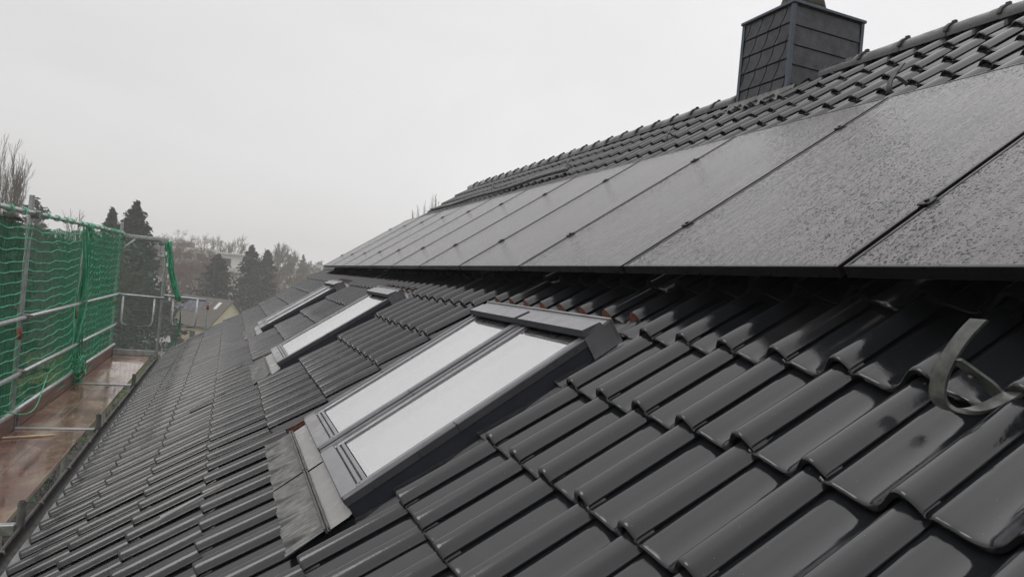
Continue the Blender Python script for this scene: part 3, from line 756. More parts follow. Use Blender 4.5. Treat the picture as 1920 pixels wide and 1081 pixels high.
# ------------------------------------------------------------------ solar panels
PWID, PLEN, PN, PB = 1.134, 1.762, HC-0.75, 1.352
PA0 = 1.4539
pgroup = 'black solar panels in one row up the roof slope'
PV_LAB = ['black solar panel at the lower right, nearest the camera and cut by the picture edge',
 'black solar panel in front of the chimney, second from the near end of the row',
 'rain-spotted black solar panel third from the near end of the row',
 'rain-spotted black solar panel fourth from the near end of the row',
 'rain-spotted black solar panel fifth from the near end of the row',
 'black solar panel above the single wide roof window, sixth from the near end',
 'black solar panel in the far half of the row, sixth from its far end',
 'black solar panel in the far half of the row, fifth from its far end',
 'black solar panel in the far half of the row, fourth from its far end',
 'narrow-looking black solar panel third from the far end of the row',
 'narrow-looking black solar panel last but one at the far end of the row',
 'black solar panel at the far end of the row, its corner jutting over tiles']
def make_panel():
    t = thing('solar_panel', PV_LAB[0], 'solar panel', (0, 0, 0), pgroup, local=True)
    W_, L_, th_ = PWID, PLEN, 0.035
    f = MB(); lip = 0.011
    f.box((0, 0, -th_), (L_, lip, 0), 0, 0.0012); f.box((0, W_-lip, -th_), (L_, W_, 0), 0, 0.0012)
    f.box((0, lip+.0003, -th_), (lip, W_-lip-.0003, 0), 0, 0.0012); f.box((L_-lip, lip+.0003, -th_), (L_, W_-lip-.0003, 0), 0, 0.0012)
    f.build('frame', MT['panel_frame'], t)
    gq = MB(); gq.add([(lip, lip, -0.0022), (L_-lip, lip, -0.0022), (L_-lip, W_-lip, -0.0022), (lip, W_-lip, -0.0022)], [(0, 1, 2, 3)])
    gq.build('glass', MT['pv_glass'], t)
    b = MB(); b.add([(lip, lip, -0.008), (L_-lip, lip, -0.008), (L_-lip, W_-lip, -0.008), (lip, W_-lip, -0.008)], [(3, 2, 1, 0)])
    b.box((1.45, 0.45, -0.028), (1.53, 0.68, -0.0085)); b.build('back_sheet', MT['panel_back'], t)
    for x in (1.7322-PB, 2.7397-PB):
        c = MB(); y0 = W_+0.010
        c.box((x-0.022, y0-0.008, -0.03), (x+0.022, y0+0.008, 0.002), 0)
        c.box((x-0.022, y0-0.020, 0.0015), (x+0.022, y0+0.020, 0.0075), 0, 0.002)
        c.tube([(x, y0, 0.006), (x, y0, 0.0125)], 0.0075, 6, 0, smooth=False)
        c.build('mid_clamp', MT['clamp'], t)
    return t
panel0 = make_panel()
def place_panel(o, i):
    a = PA0+(i-1)*1.154+0.010
    o.location = RW(a, PB, PN); o.rotation_euler = (0, -SL+float(nr.normal(0, 0.0006)), float(nr.normal(0, 0.0004)))
for i in range(0, 11):
    o = panel0 if i == 0 else copy_tree(panel0)
    place_panel(o, i); o['label'] = PV_LAB[i if i < 6 else i+1]
    
# mounting rails and roof hooks under the row
mr = thing('mounting_rails', 'aluminium mounting rails in the dark gap under the row of solar panels', 'rails', tuple(RW(6, 1.8, 0.05)))
for b in (1.7322, 2.7397):
    q = rmb(); q.box((b-0.02, PA0-1.2, PN-0.078), (b+0.02, PA0+10*1.154+0.06, PN-0.0365), 0, 0.003); q.build('rail', MT['alu_rail'], mr)
    for a in np.arange(0.6, 13, 1.3):
        q = rmb(); q.strip([(b+0.20, a, -0.04), (b+0.04, a, -0.005), (b-0.03, a, 0.012), (b-0.045, a, 0.03), (b-0.03, a, 0.052), (b+0.0, a, PN-0.082)], (0, 1, 0), 0.03, 0.006); q.build('rail_hook', MT['clamp'], mr)

# ------------------------------------------------------------------ scaffold
DZ = CZ-1.75; XO, XI = -1.81, -1.085
AP = [2.43, 5.21, 7.99, 10.77, 14.0]
sc = thing('scaffold', 'steel facade scaffold with wet brown plywood decks along the eave', 'scaffold', (-1.45, 8.0, 0.0))
def pipe(path, r=0.0242, mat='steel', name='rail', seg=10, parent=None):
    q = MB(); q.tube(path, r, seg); return q.build(name, MT[mat], parent or sc)
def couple(x, y, z):
    q = MB(); q.box((x-0.035, y-0.04, z-0.035), (x+0.035, y+0.04, z+0.035), 0, 0.012); q.tube([(x-0.06, y, z+0.02), (x+0.06, y, z+0.02)], 0.008, 6)
    return q.build('coupler', MT['steel_dull'], sc)
for i, a in enumerate(AP):
    top = DZ+({2: 2.24, 4: 2.33}.get(i, 2.05))
    q = MB(); q.pipe([(XO, a, 0.02), (XO, a, DZ+0.963), (XO, a, top)], 0.0245, 0.020, 12); q.build('post', MT['steel'], sc)
    ti = DZ+0.155 if i < 4 else DZ+2.119
    q = MB(); q.pipe([(XI+0.01, a, 0.02), (XI+0.01, a, DZ-0.3), (XI+0.01, a, ti)], 0.0245, 0.019, 12); q.build('post', MT['steel_dull'] if i < 4 else MT['steel'], sc)
    q = MB(); q.box((XO+0.03, a-0.028, DZ-0.055), (XI-0.016, a+0.028, DZ+0.014), 0, 0.005); q.build('transom', MT['steel'], sc)
    for z in (0.535, 1.07, 2.06): couple(XO+0.04, a, DZ+z)
    q = MB(); q.tube([(XO, a, DZ+0.856), (XO, a, DZ+0.963)], 0.0262, 12); q.build('red_band', MT['red_band'], sc)
    for z in (-6, -4, -2):
        q = MB(); q.tube([(XO, a, DZ+z), (XI+0.01, a, DZ+z)], 0.02, 8); q.build('ledger', MT['steel_dull'], sc)
for i in range(4):
    y0, y1 = AP[i], AP[i+1]
    for z, r in ((0.535, 0.0212), (1.07, 0.0212)):
        pipe([(XO+0.045, y0-0.05, DZ+z), (XO+0.045, y1+0.05, DZ+z)], r, name='guard_rail')
    pipe([(XO+0.05, y0-0.03, DZ+0.190), (XO+0.05, y1+0.02, DZ+0.185)], 0.021, name='guard_rail')
    wpl = (-1.172-XO-0.04)/2
    for k in range(2):
        x0 = XO+0.035+k*(wpl+0.004)
        q = MB(); q.box((x0, y0+0.033, DZ-0.045), (x0+wpl, y1-0.033, DZ-0.002+0.001*k), 0, 0.003); q.build('deck_plank', MT['deck_ply'], sc)
    q = MB(); q.box((XO+0.028, y0+0.05, DZ+0.002), (XO+0.032+0.016, y1-0.05, DZ+0.150), 0, 0.004)
    q.box((XO+0.022, y0+0.045, DZ+0.000), (XO+0.054, y0+0.075, DZ+0.155), 1); q.box((XO+0.022, y1-0.075, DZ+0.000), (XO+0.054, y1-0.045, DZ+0.155), 1)
    q.build('toe_board', [MT['toe_wood'], MT['steel_dull']], sc)
def top_z(y): return DZ+float(np.interp(y, [5, AP[2], AP[4]], [2.04, 2.07, 2.14]))
for y0, y1 in ((4.9, AP[2]+0.1), (AP[2]-0.1, AP[3]+0.06), (AP[3]-0.1, AP[4]+0.06)):
    pipe([(XO+0.03, y0, top_z(y0)), (XO+0.03, y1, top_z(y1))], 0.0225, name='net_rail')
# closed end of the scaffold: frame head, brace, end rail with bent guard loops, end toe board
ya = AP[4]
q = MB(); q.box((XO+0.026, ya-0.02, DZ+2.065), (XI+0.03, ya+0.02, DZ+2.124), 0, 0.006); q.build('transom', MT['steel'], sc)
pipe([(XO+0.02, ya, DZ+1.819), (XO+0.22, ya, DZ+2.054)], 0.018, name='brace')
pipe([(XO+0.02, ya-0.05, DZ+1.070), (XI+0.05, ya-0.05, DZ+1.054)], 0.0212, name='guard_rail')
q = MB(); q.box((XO+0.05, ya-0.045, DZ+0.016), (XI-0.02, ya-0.022, DZ+0.110), 0, 0.004); q.build('toe_board', MT['steel'], sc)
def loop(x0, x1, y, zt, zb):
    c = 0.08; P = [(x0, y, zt), (x0, y, zb+c), (x0+0.02, y, zb+0.025), (x0+c, y, zb), (x1-c, y, zb), (x1-0.02, y, zb+0.025), (x1, y, zb+c), (x1, y, zt)]
    return pipe(P, 0.0165, name='guard_loop', seg=8)
loop(XO+0.13, XI-0.10, ya-0.05, DZ+1.070, DZ+0.535)
# the gable lift goes on behind the verge
yg = 15.2; xg = -0.34
q = MB(); q.pipe([(xg, yg, 0.02), (xg, yg, DZ+0.300), (xg, yg, DZ+0.984)], 0.0245, 0.02, 12); q.build('post', MT['steel'], sc)
q = MB(); q.tube([(xg, yg, DZ+0.835), (xg, yg, DZ+0.920)], 0.0262, 12); q.build('red_band', MT['red_band'], sc)
pipe([(XI-0.02, ya+0.10, DZ+1.102), (-0.36, ya+0.25, DZ+1.059)], 0.0225, name='guard_rail')
loop(-0.90, -0.50, ya+0.16, DZ+1.070, DZ+0.556)
# pale lath on the near deck
q = MB(); q.box((-0.25, -0.016, 0), (0.25, 0.016, 0.014), 0, 0.002)
o = q.build('wooden_lath', MT['lath_wood']); o.location = (-1.62, 7.62, DZ+0.001); o.rotation_euler = (0, 0, 0.35)
tag(o, 'pale wooden lath lying on the wet brown scaffold deck', 'lath')

# ------------------------------------------------------------------ nets
def net_patch(q, y0, y1, x, z0, z1, dz, dy, rh_, rv_, sag, wav, mat_h=0, mat_v=1, seed=0, wx=0.02, zig=0.0):
    R0 = random.Random(seed); ph = [R0.random()*6.28 for _ in range(6)]
    n = max(8, int((y1-y0)/0.05)); Y_ = np.linspace(y0, y1, n+1)
    def xx(y, z): return x+wx*np.sin(y*2.1+ph[0]+z*1.3)+wx*0.6*np.sin(z*4+ph[1]+y*0.8)
    def dz_(y, z):
        s = (y-y0)/(y1-y0); d = -sag*(4*s*(1-s))*(0.35+0.65*(z-z0)/(z1-z0))+wav*np.sin(y*5.3+ph[2]+z*2)+wav*0.5*np.sin(y*13+ph[3])
        return d
    z = z0; k = 0
    while z <= z1+1e-6:
        zz = z+R0.uniform(-0.012, 0.012)
        zg = zig*np.abs(((Y_/0.16+0.2*math.sin(k)) % 2)-1) if zig else 0
        P = np.stack([xx(Y_, zz), Y_, zz+dz_(Y_, zz)+zg], 1); q.tube(P, rh_, 4, mat_h, caps=False); z += dz; k += 1
    y = y0
    while y <= y1:
        Z_ = np.linspace(z0, z1, 14); yy = y+R0.uniform(-0.008, 0.008)+0.012*np.sin(Z_*3+ph[4])
        P = np.stack([xx(yy, Z_), yy, Z_+dz_(yy, Z_)], 1); q.tube(P, rv_, 3, mat_v, caps=False); y += dy
def lashing(q, y, x, z, mat=0):                # cord wound round the top tube
    t = np.linspace(0, 2*math.pi*1.6, 22)
    q.tube(np.stack([x+0.030*np.cos(t), y+0.012*t, z+0.030*np.sin(t)], 1), 0.006, 5, mat)
XN = XO+0.02
n1 = MB()
net_patch(n1, 5.3, 10.55, XN, DZ+0.100, DZ+2.01, 0.104, 0.040, 0.0052, 0.0028, 0.06, 0.012, seed=3)
for y in np.arange(5.5, 10.7, 0.42): lashing(n1, y+rnd.uniform(-.1, .1), XO+0.03, top_z(y))
# loose hem cord drooping over the toe board
t = np.linspace(0, 1, 30); n1.tube(np.stack([XN+0.06+0.05*np.sin(t*5), 7.4+2.1*t, DZ+0.280-0.25*np.sin(t*math.pi)*(1-0.3*t)+0.16*t], 1), 0.006, 5, 0)
o = n1.build('safety_net', [MT['net_pale'], MT['net_dim']], origin=(XN, 7.9, DZ)); tag(o, 'green safety net hung loosely on the near scaffold bay, ropes in wavy lines', 'safety net', 'green nets on the scaffold')
n2 = MB()
net_patch(n2, 10.63, 13.95, XN+0.01, DZ+0.060, DZ+2.087, 0.10, 0.058, 0.0042, 0.0028, 0.03, 0.01, seed=5, zig=0.035, mat_h=0, mat_v=1)
net_patch(n2, 10.66, 13.9, XN-0.015, DZ+0.535, DZ+2.087, 0.075, 0.075, 0.0022, 0.0022, 0.03, 0.01, seed=8, mat_h=1, mat_v=1)
for k in range(16):                            # gathered edge where the two nets overlap
    t = np.linspace(0, 1, 26); ph = rnd.random()*6
    n2.tube(np.stack([XN+0.03*np.sin(t*7+ph)+rnd.uniform(-.03, .05), 10.70+rnd.uniform(-.10, .10)+0.05*np.sin(t*11+ph*2), DZ+0.020+(2.08)*t], 1), rnd.uniform(0.004, 0.008), 5, 1 if k % 3 else 0)
for k in range(40):                            # tangle at the foot
    c = np.array([XN+0.06, 10.74+rnd.uniform(-.25, .3), DZ+0.160+rnd.uniform(-.12, .2)]); t = np.linspace(0, 5, 14); ph = rnd.random()*6
    n2.tube(np.stack([c[0]+0.06*np.sin(t+ph), c[1]+0.10*np.cos(t*1.3+ph), c[2]+0.08*np.sin(t*0.9+ph*2)], 1), 0.005, 4, k % 2)
for y in np.arange(10.8, 13.9, 0.33): lashing(n2, y+rnd.uniform(-.08, .08), XO+0.03, top_z(y))
o = n2.build('safety_net', [MT['net_pale'], MT['net_green']], origin=(XN, 12.2, DZ)); tag(o, 'dense bright green safety net with zigzag ropes on the farther scaffold bay', 'safety net', 'green nets on the scaffold')
n3 = MB()
def endnet(q, x0, x1, y, z0, z1, d, r):
    X_ = np.linspace(x0, x1, 10)
    for k, z in enumerate(np.arange(z0, z1, d)): q.tube(np.stack([X_, y+0.02*np.sin(X_*9+k), z+0.012*np.sin(X_*13+k*0.7)], 1), r, 3, 0, caps=False)
    Z_ = np.linspace(z0, z1, 12)
    for k, x in enumerate(np.arange(x0, x1, d)): q.tube(np.stack([x+0.01*np.sin(Z_*5+k), y+0.02*np.sin(Z_*4+k), Z_], 1), r, 3, 0, caps=False)
endnet(n3, XO+0.03, XI, ya+0.03, DZ+0.050, DZ+2.076, 0.075, 0.0024)
o = n3.build('safety_net', [MT['net_dim']], origin=(XO, ya, DZ)); tag(o, 'thin dull green net closing the far end of the scaffold', 'safety net', 'green nets on the scaffold')
n4 = MB()
for k in range(26):                            # loose net end hanging from the last post
    t = np.linspace(0, 1, 16); s = rnd.uniform(-1, 1); ph = rnd.random()*6
    n4.tube(np.stack([XI+0.03+0.05*s*(1-0.4*t)+0.26*t**1.6+0.02*np.sin(t*9+ph), np.full(16, ya-0.02)+rnd.uniform(-.03, .03), DZ+2.065-1.03*t+0.02*np.sin(t*15+ph)], 1), rnd.uniform(0.004, 0.008), 4, k % 3 == 0)
for k in range(4):
    t = np.linspace(0, 1, 14); n4.tube(np.stack([XI+0.29+0.28*t-0.55*t*t*(0.6+0.1*k), np.full(14, ya-0.02), DZ+1.006-0.95*t-0.03*k*t], 1), 0.004, 4, 0)
for k in range(5): n4.box((XI+0.0+0.05*k*0.6, ya-0.06, DZ+1.819-0.2*k), (XI+0.03+0.05*k*0.6, ya-0.045, DZ+1.883-0.2*k), 2)
o = n4.build('safety_net', [MT['net_green'], MT['net_pale'], MT['white_lining']], origin=(XI, ya, DZ)); tag(o, 'loose end of green net hanging as a bunch from the last scaffold post', 'safety net', 'green nets on the scaffold')

# ------------------------------------------------------------------ trees
def leaf_cards(q, tin, C, S, mat, flat=0.0):
    """many small leaf-sized quads at centres C with size S"""
    n = len(C); d1 = nr.normal(size=(n, 3)); d1[:, 2] *= (1-flat); d1 /= np.linalg.norm(d1, axis=1)[:, None]
    d2 = np.cross(d1, nr.normal(size=(n, 3))); d2 /= np.linalg.norm(d2, axis=1)[:, None]
    S = np.asarray(S).reshape(-1, 1)*np.ones((n, 1))
    V = np.stack([C-d1*S, C+d2*S*0.45, C+d1*S, C-d2*S*0.45], 1).reshape(-1, 3)
    q.add(V, [(4*i, 4*i+1, 4*i+2, 4*i+3) for i in range(n)], mat)
    return n
def plant(name, label, cat, px, py_top, dist, group=None):
    P = at(px, py_top, dist); gz_ = float(ground_z(P[0], P[1])); return np.array([P[0], P[1], gz_]), P[2]-gz_, label
def conifer(px, py, dist, width, mat, label, dens=2600, name='conifer_tree', shape=0.85, group='evergreen trees beyond the scaffold', ragged=0.45, extra_tops=0):
    base, h, _ = plant(name, label, 'tree', px, py, dist)
    t = thing(name, label, 'tree', tuple(base), group)
    q = MB(); q.tube([base, base+[0, 0, h*0.5], base+[0, 0, h*0.97]], [h*0.018, h*0.011, 0.02], 6); q.build('trunk', MT['bark'], t)
    c = MB(); tin = []
    tops = [(0, 0, 1.0)]+[(rnd.uniform(-.3, .3)*width, rnd.uniform(-.3, .3)*width, rnd.uniform(0.7, 0.9)) for _ in range(extra_tops)]
    for (ox, oy, hs) in tops:
        nb = int(dens*1.9/26/len(tops))
        for i in range(nb):
            f = (i+rnd.random())/nb; f = f**0.8
            z = h*hs*(0.06+0.93*f); R = width/2*(1-f)**shape*(1+rnd.uniform(-ragged, ragged))+0.06*width*(1-f)+0.05
            an = rnd.random()*6.283; m_ = 26
            u = nr.random(m_)**0.65; droop = -0.25*R
            bx = base[0]+ox*(1-f)+np.cos(an)*R*u+nr.normal(0, 0.10*R+0.02, m_); by = base[1]+oy*(1-f)+np.sin(an)*R*u+nr.normal(0, 0.10*R+0.02, m_)
            bz = base[2]+z+droop*u+nr.normal(0, 0.012*h, m_)+0.22*R*u*u
            k = leaf_cards(c, tin, np.stack([bx, by, bz], 1), (0.019*h+0.014*R)*nr.uniform(0.6, 1.3, m_), 0, 0.5)
            b_ = min(1, max(0, rnd.gauss(0.5, 0.2))); tin.extend(np.clip(nr.normal(b_, 0.1, k), 0, 1).tolist())
    c.build('crown', MT[mat], t, attrs={'tint': ('FACE', tin)}); return t
def bare_tree(px, py, dist, spread, mat, label, name='bare_tree', up=0.55, levels=6, seed=1, group='leafless trees beyond the roof', thick=1.0, column=False, twig=1.0):
    base, h, _ = plant(name, label, 'tree', px, py, dist)
    t = thing(name, label, 'tree', tuple(base), group)
    R0 = random.Random(seed); seg = []; mn = 0.010*dist/100*twig
    def grow(p, d, L, r, lv, first=False):
        mid = p+d*L*0.5+np.array([R0.gauss(0, .04), R0.gauss(0, .04), R0.gauss(0, .03)])*L; e_ = p+d*L
        seg.append((first, p, mid, e_, r))
        if lv <= 0: return
        nch = 3 if first else R0.choice([2, 3, 3, 4])
        for i in range(nch):
            w = np.array([R0.gauss(0, 1), R0.gauss(0, 1), R0.gauss(0, .5)]); w -= d*(w@d); w /= np.linalg.norm(w)+1e-9
            a_ = R0.uniform(0.2, 0.75)*(0.42 if column else 1.0)*(1.2 if spread > 0.7 else 1)
            if i == 0: a_ *= 0.4
            nd = d*math.cos(a_)+w*math.sin(a_); nd[2] += up*(0.5 if column else 0.22); nd /= np.linalg.norm(nd)
            st = e_ if i < 2 else p+(e_-p)*R0.uniform(0.35, 0.95)
            grow(st, nd, L*R0.uniform(0.66, 0.88)*(1 if i == 0 else 0.85), r*(0.72 if i == 0 else R0.uniform(0.4, 0.6)), lv-1)
    L0 = 0.55 if column else 1.0
    grow(np.array([0, 0, 0.0]), np.array([0.02, 0.01, 1.0]), L0, 0.016*thick*h*(0.7 if column else 1), levels, True)
    E_ = np.array([q[3] for q in seg]); top = E_[:, 2].max(); wd = np.percentile(np.abs(E_[:, :2]), 97)
    K = np.array([spread*h*0.5/wd, spread*h*0.5/wd, h/top])
    tr_ = MB(); cr2 = MB()
    for first, p, mid, e_, r in seg:
        q = tr_ if first else cr2; r_ = max(mn, r)
        q.tube([p*K+base, mid*K+base, e_*K+base], [r_, max(mn, r*0.87), max(mn*0.8, r*0.74)], 6 if r > 0.05 else 3, 0, caps=False)
    tr_.build('trunk', MT[mat], t); cr2.build('crown', MT[mat], t); return t
def bush(px, py, dist, w, h, mats, label, name='shrub', n=1500, group='garden shrubs', cat='shrub', sink=0.0, leaf=0.06):
    P = at(px, py, dist); base = np.array([P[0], P[1], float(ground_z(P[0], P[1]))]); top = P[2]
    H = h if h else max(0.8, top-base[2])
    t = thing(name, label, cat, tuple(base), group)
    q = MB()
    for k in range(7):
        a_ = rnd.random()*6.28; e_ = base+np.array([math.cos(a_)*w*0.25, math.sin(a_)*w*0.25, H*0.75]); q.tube([base+[math.cos(a_)*.1, math.sin(a_)*.1, 0], (base+e_)/2+[0, 0, H*.1], e_], [0.03*H**.5, 0.02*H**.5, 0.008], 4)
    q.build('trunk', MT['bark'], t)
    c = MB(); tin = []
    cl = [(rnd.uniform(-.4, .4)*w, rnd.uniform(-.4, .4)*w, rnd.uniform(.2, .85)*H, rnd.uniform(.16, .32)*min(w, H)) for _ in range(22)]
    for (x, y, z, R) in cl:
        m_ = n//22; d = nr.normal(size=(m_, 3)); d /= np.linalg.norm(d, axis=1)[:, None]; d *= (R*nr.random(m_)**0.4)[:, None]
        C = base+np.array([x, y, z])+d; C[:, 2] = np.maximum(C[:, 2], base[2]+0.05)
        k = leaf_cards(c, tin, C, leaf*H**.5*nr.uniform(0.7, 1.4, m_), 0); b_ = min(1, max(0, rnd.gauss(.5, .22))); tin.extend(np.clip(nr.normal(b_, .12, k), 0, 1).tolist())
    c.build('crown', MT[mats], t, attrs={'tint': ('FACE', tin)}); return t

# evergreens
conifer(211, 393, 84, 7.5, 'needles_dark', 'dark evergreen just left of the tallest one behind the net', 2600)
conifer(257, 382, 82, 10.0, 'needles_dark', 'tallest dark evergreen, standing behind the far scaffold post', 4200, shape=0.8)
conifer(70, 372, 95, 7.0, 'needles_blue', 'ragged pine showing above the net rail at the left', 1700, ragged=0.6, shape=0.5, extra_tops=2)
conifer(411, 478, 112, 7.4, 'needles_dark', 'broad dark green conifer behind the small house roof', 3600, shape=0.55)
conifer(474, 462, 122, 6.6, 'needles_blue', 'left one of two grey-green conifers beside the far tiles', 3000, shape=0.6)
conifer(502, 470, 126, 6.2, 'needles_blue', 'right one of two grey-green conifers beside the far tiles', 3000, shape=0.6, ragged=0.4)
conifer(569, 478, 215, 7.0, 'needles_blue', 'small hazy spruce with a sharp tip near the far end of the panels', 1500, ragged=0.35)
conifer(6, 402, 30, 2.6, 'needles_green', 'dark green thuja at the left picture edge behind the net', 3600, shape=0.35, name='thuja_tree')
# leafless trees
bare_tree(14, 248, 72, 0.22, 'bark_pale', 'tall bare poplar at the left picture edge', up=1.0, levels=7, seed=4, column=True, name='bare_poplar', twig=0.8)
bare_tree(30, 320, 78, 0.22, 'bark_pale', 'shorter bare poplar right of the tall one', up=1.0, levels=6, seed=14, column=True, name='bare_poplar')
bare_tree(155, 392, 100, 0.45, 'bark', 'small bare tree poking up over the net rail', seed=5, levels=6)
bare_tree(318, 425, 210, 1.0, 'bark_pale', 'wide rounded bare tree fading into haze above the net end', seed=6, levels=8, thick=1.1, twig=1.7)
bare_tree(350, 438, 205, 0.8, 'bark_pale', 'bare tree in the haze right of the wide rounded one', seed=16, levels=8, thick=1.0, twig=1.5)
bare_tree(383, 434, 150, 0.75, 'bark_red', 'reddish larch with level branches above the white houses', seed=7, levels=8, up=0.1, name='bare_larch', twig=0.8)
bare_tree(430, 434, 190, 0.5, 'bark_pale', 'slim bare tree with a rounded crown right of the larch', seed=8, levels=8, thick=1.0, twig=1.1)
for k, (px, py, dd, sp, lb) in enumerate(((490, 462, 165, .7, 'bare tree rising behind the two grey-green conifers'), (520, 452, 180, .5, 'bare twin-topped tree in the middle of the hazy row'),
        (548, 464, 190, .55, 'bare tree left of the small hazy spruce'), (600, 487, 300, .7, 'faint bare tree at the far end of the panel row'),
        (60, 430, 60, .9, 'broad bare tree behind the near net'), (118, 420, 64, .8, 'bare tree behind the middle of the near net'), (165, 425, 70, .8, 'bare tree behind the overlap of the two nets'))):
    bare_tree(px, py, dd, sp, 'bark' if k > 3 else 'bark_pale', lb, seed=30+k, levels=8 if k < 4 else 7, twig=1.4 if k < 4 else 0.8, thick=1.0)
bare_tree(797, 374, 70, 0.16, 'bark_pale', 'left one of two bare poplars peeping over the roof verge', up=1.0, levels=6, seed=21, column=True, name='bare_poplar', twig=0.8)
bare_tree(812, 360, 72, 0.15, 'bark_pale', 'right one of two bare poplars peeping over the roof verge', up=1.0, levels=7, seed=22, column=True, name='bare_poplar', twig=0.8)
# shrubs and hedges
bush(86, 640, 62, 3.6, 2.4, 'leaf_yellow', 'yellow autumn shrub seen through the near net', n=1800)
bush(62, 655, 56, 2.6, 1.8, 'leaf_yellow', 'lower yellow shrub at the left of the lawn', n=1200)
for k, (px, py, dd, w, lb) in enumerate(((28, 432, 70, 9, 'ivy-clad tree behind the left part of the near net'), (88, 418, 78, 9, 'ivy-clad tree behind the middle of the near net'), (140, 432, 74, 8, 'ivy-clad tree behind the gathered net edge'),
        (190, 440, 80, 9, 'ivy-clad tree behind the dense far net'), (268, 545, 90, 9, 'grey-green thicket behind the scaffold end'))):
    bush(px, py, dd, w, None, 'ivy', lb, 'ivy_tree', 6500, 'ivy-covered trees behind the nets', 'tree', leaf=0.09)
for k, (px, dd, w, h, mt, lb) in enumerate(((340, 118, 8, 5.0, 'ivy', 'olive thicket under the white houses'), (300, 105, 7, 3.5, 'leaf_rust', 'rusty brown thicket behind the end net'), (372, 132, 8, 5, 'leaf_rust', 'rust-coloured shrub below the reddish larch'),
        (455, 112, 6, 3.0, 'leaf_rust', 'rust-coloured shrub right of the small house'), (478, 106, 7, 4.2, 'needles_dark', 'dark thicket beneath the grey-green conifers'), (520, 120, 7, 4.5, 'leaf_rust', 'reddish scrub just beyond the roof verge'),
        (548, 140, 8, 5, 'ivy', 'pale scrub beyond the upper verge'), (440, 128, 6, 4, 'needles_dark', 'dark shrub between the conifers'))):
    bush(px, 560, dd, w, h, mt, lb, 'shrub', 2600, 'shrubs on the slope', leaf=0.10)
bush(355, 610, 66, 3.5, 2.2, 'leaf_rust', 'dark brown bush left of the small house', n=1800)
for k in range(7):
    y_ = 17.0+k*5.2; b_ = np.array([-5.9-0.7*(k % 3), y_, 0.0]); px_ = 960+FPX*float((b_-[0, 0, CZ])@CR)/float((b_-[0, 0, CZ])@CF); py_ = 540.5-FPX*float((b_-[0, 0, CZ])@CU)/float((b_-[0, 0, CZ])@CF)
    bush(px_, py_, math.hypot(b_[0], b_[1]), 3.0, 1.3+0.4*(k % 3), 'needles_dark', 'dark leafy shrub in the bed below, glimpsed between deck and gutter', n=900, group='shrubs in the bed below the scaffold')
bush(270, 640, 52, 3.0, 1.2, 'leaf_green', 'low green plants on the lawn end', n=900)

# ------------------------------------------------------------------ small house beyond the garden, other buildings
def gable_house(name, label, c, yaw, L, W_, he, hr, wall, roofm, cat='house', group=None, pv=False, win=2):
    z0 = float(ground_z(c[0], c[1]))-0.2
    t = thing(name, label, cat, (c[0], c[1], z0), group, rot=(0, 0, yaw), local=True)
    q = MB(); l, w = L/2, W_/2
    q.add([(-l,-w,0),(l,-w,0),(l,w,0),(-l,w,0),(-l,-w,he),(l,-w,he),(l,w,he),(-l,w,he),(-l,0,hr-.05),(l,0,hr-.05)], [(0,1,5,4),(2,3,7,6),(1,2,6,9,5),(3,0,4,8,7)]); q.build('wall', MT[wall], t)
    r = MB(); ov = 0.35; k = (hr-he)/w
    for s in (-1, 1):
        V = [(-l-ov, s*(w+ov), he-k*ov), (l+ov, s*(w+ov), he-k*ov), (l+ov, 0, hr), (-l-ov, 0, hr)]
        V2 = [(x, y, z-0.18) for x, y, z in V]; r.add(V+V2, [(0,1,2,3),(7,6,5,4),(0,4,5,1),(1,5,6,2),(3,7,4,0)])
    rf = r.build('roof', MT[roofm], t)
    if pv:
        def on(s, u, v, d=0.06): y = -(w+ov)+(w+ov)*v; return (u, y, he-k*ov+(hr-he+k*ov)*v+d)
        for (u0, u1, v0, v1, mt, nm) in pv:
            p = MB(); top_ = [on(0, u0, v0), on(0, u1, v0), on(0, u1, v1), on(0, u0, v1)]; bot = [on(0, u0, v0, 0.0), on(0, u1, v0, 0.0), on(0, u1, v1, 0.0), on(0, u0, v1, 0.0)]
            p.add(top_+bot, [(0,1,2,3),(0,4,5,1),(1,5,6,2),(2,6,7,3),(3,7,4,0)]); p.build(nm, MT[mt], rf)
    for i in range(win):
        x = -l+L*(i+0.7)/(win+0.4)
        p = MB(); p.box((x-0.5, -w-0.04, he*0.45), (x+0.5, -w+0.02, he*0.45+1.1)); p.build('window', MT['dark_glass'], t)
    p = MB(); p.box((l-0.02, -0.5, he*0.9), (l+0.04, 0.5, he*0.9+1.0)); p.build('window', MT['dark_glass'], t)
    return t
hc = at(386, 556, 108)
pvs = [(-3.6+1.2*k, -2.5+1.2*k, 0.45, 0.92, 'pv_far', 'solar_panel') for k in range(4)]+[(1.6, 2.5, 0.55, 0.9, 'dark_glass', 'roof_window'), (3.4, 4.0, 0.62, 0.86, 'white_wall', 'roof_window')]
gable_house('garden_house', 'small cream gabled house with grey roof, solar panels and two roof windows', (hc[0], hc[1]), -0.86, 10.6, 6.8, 4.0, CZ-4.75-float(ground_z(hc[0], hc[1]))+0.2, 'cream_wall', 'brown_roof', pv=pvs)
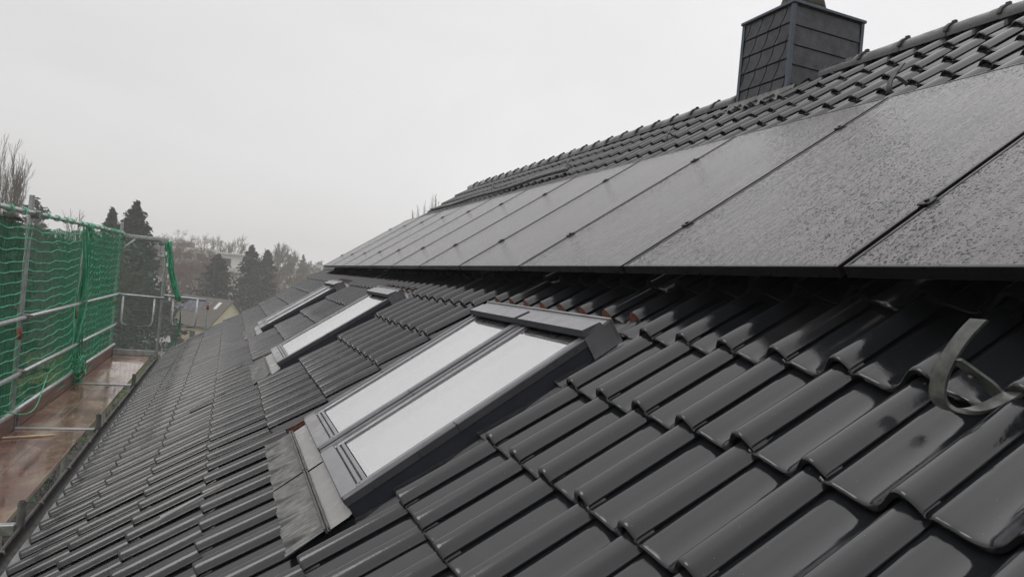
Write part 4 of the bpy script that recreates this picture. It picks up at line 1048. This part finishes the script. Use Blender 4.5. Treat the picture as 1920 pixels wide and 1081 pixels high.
def flat_block(px, py, dist, L, W_, nfl, label, yaw=0.0, wall='white_wall', name='apartment_house'):
    P = at(px, py, dist); z0 = float(ground_z(P[0], P[1]))-1.0; H = P[2]-z0
    t = thing(name, label, 'house', (P[0], P[1], z0), 'pale flat-roofed houses in the haze', rot=(0, 0, yaw), local=True)
    q = MB(); q.box((-L/2, -W_/2, 0), (L/2, W_/2, H-0.3)); q.build('wall', MT[wall], t)
    r = MB(); r.box((-L/2-.4, -W_/2-.4, H-0.3), (L/2+.4, W_/2+.4, H)); r.build('roof', MT['white_wall'], t)
    fh = 2.9
    for f in range(nfl):
        for i in range(max(2, int(L/3.2))):
            x = -L/2+1.6+i*3.2
            if x+1 > L/2: break
            w = MB(); z = H-0.6-(f+1)*fh+0.9
            w.box((x-0.9, -W_/2-0.06, z), (x+0.9, -W_/2+0.02, z+1.5)); w.build('window', MT['dark_glass'], t)
        if f > 0:
            b = MB(); b.box((-L/2+0.6, -W_/2-1.0, H-0.6-f*fh-0.15), (L/2-0.6, -W_/2-0.002, H-0.6-f*fh+0.75)); b.build('balcony', MT['white_wall'], t)
    return t
flat_block(366, 466, 185, 10, 8, 2, 'white flat-roofed block with balconies behind the net end', -0.3)
flat_block(322, 474, 200, 10, 8, 2, 'pale block with dark windows seen through the end net', -0.3)
for k, (px, py, dd, sp, mt, lb) in enumerate(((300, 440, 150, .8, 'bark', 'bare tree in front of the pale block at the end net'), (338, 452, 140, .7, 'bark_red', 'brown bare tree just right of the hanging net end'),
        (368, 470, 135, .8, 'bark_red', 'low reddish bare tree in front of the white block'), (398, 462, 160, .7, 'bark', 'bare tree directly above the broad dark conifer'), (462, 470, 170, .6, 'bark_pale', 'faint bare tree beside the small white house'),
        (536, 478, 150, .8, 'bark_red', 'low brown bare tree right of the two grey-green conifers'), (556, 492, 170, .8, 'bark', 'low bare tree under the small hazy spruce'), (585, 494, 200, .8, 'bark_pale', 'faint low tree just left of the panel row tip'))):
    bare_tree(px, py, dd, sp, mt, lb, seed=60+k, levels=8, twig=1.1, thick=1.0)
flat_block(445, 476, 150, 5.6, 6, 2, 'small white house between the dark conifers', -0.25)
flat_block(530, 500, 240, 16, 9, 2, 'pale low house half hidden by the hazy bare trees', -0.2)
flat_block(600, 497, 290, 17, 9, 2, 'farthest pale house at the tip of the panel row', -0.1)
sh = at(290, 590, 86)
gable_house('white_shed', 'little white garden shed seen through the end net', (sh[0], sh[1]), 0.2, 2.6, 2.2, 2.2, 3.1, 'white_wall', 'white_wall', cat='shed', win=1)

# ------------------------------------------------------------------ haze
hz = MB(); hz.box((-420, -60, -4.0), (420, 420, 28.0))
HM = bpy.data.materials.new('haze'); HM.use_nodes = True; hn = HM.node_tree.nodes; hl = HM.node_tree.links; hn.clear()
ho = hn.new('ShaderNodeOutputMaterial'); hv = hn.new('ShaderNodeVolumePrincipled')
hv.inputs['Color'].default_value = (1.0, 0.99, 0.985, 1); hv.inputs['Density'].default_value = 0.0018; hv.inputs['Anisotropy'].default_value = 0.0
hl.new(hv.outputs[0], ho.inputs['Volume'])
USE_HAZE = True
if USE_HAZE:
    o = hz.build('haze', HM); o['kind'] = 'stuff'
scene.cycles.max_bounces = 6; scene.cycles.transparent_max_bounces = 8; scene.cycles.volume_bounces = 4
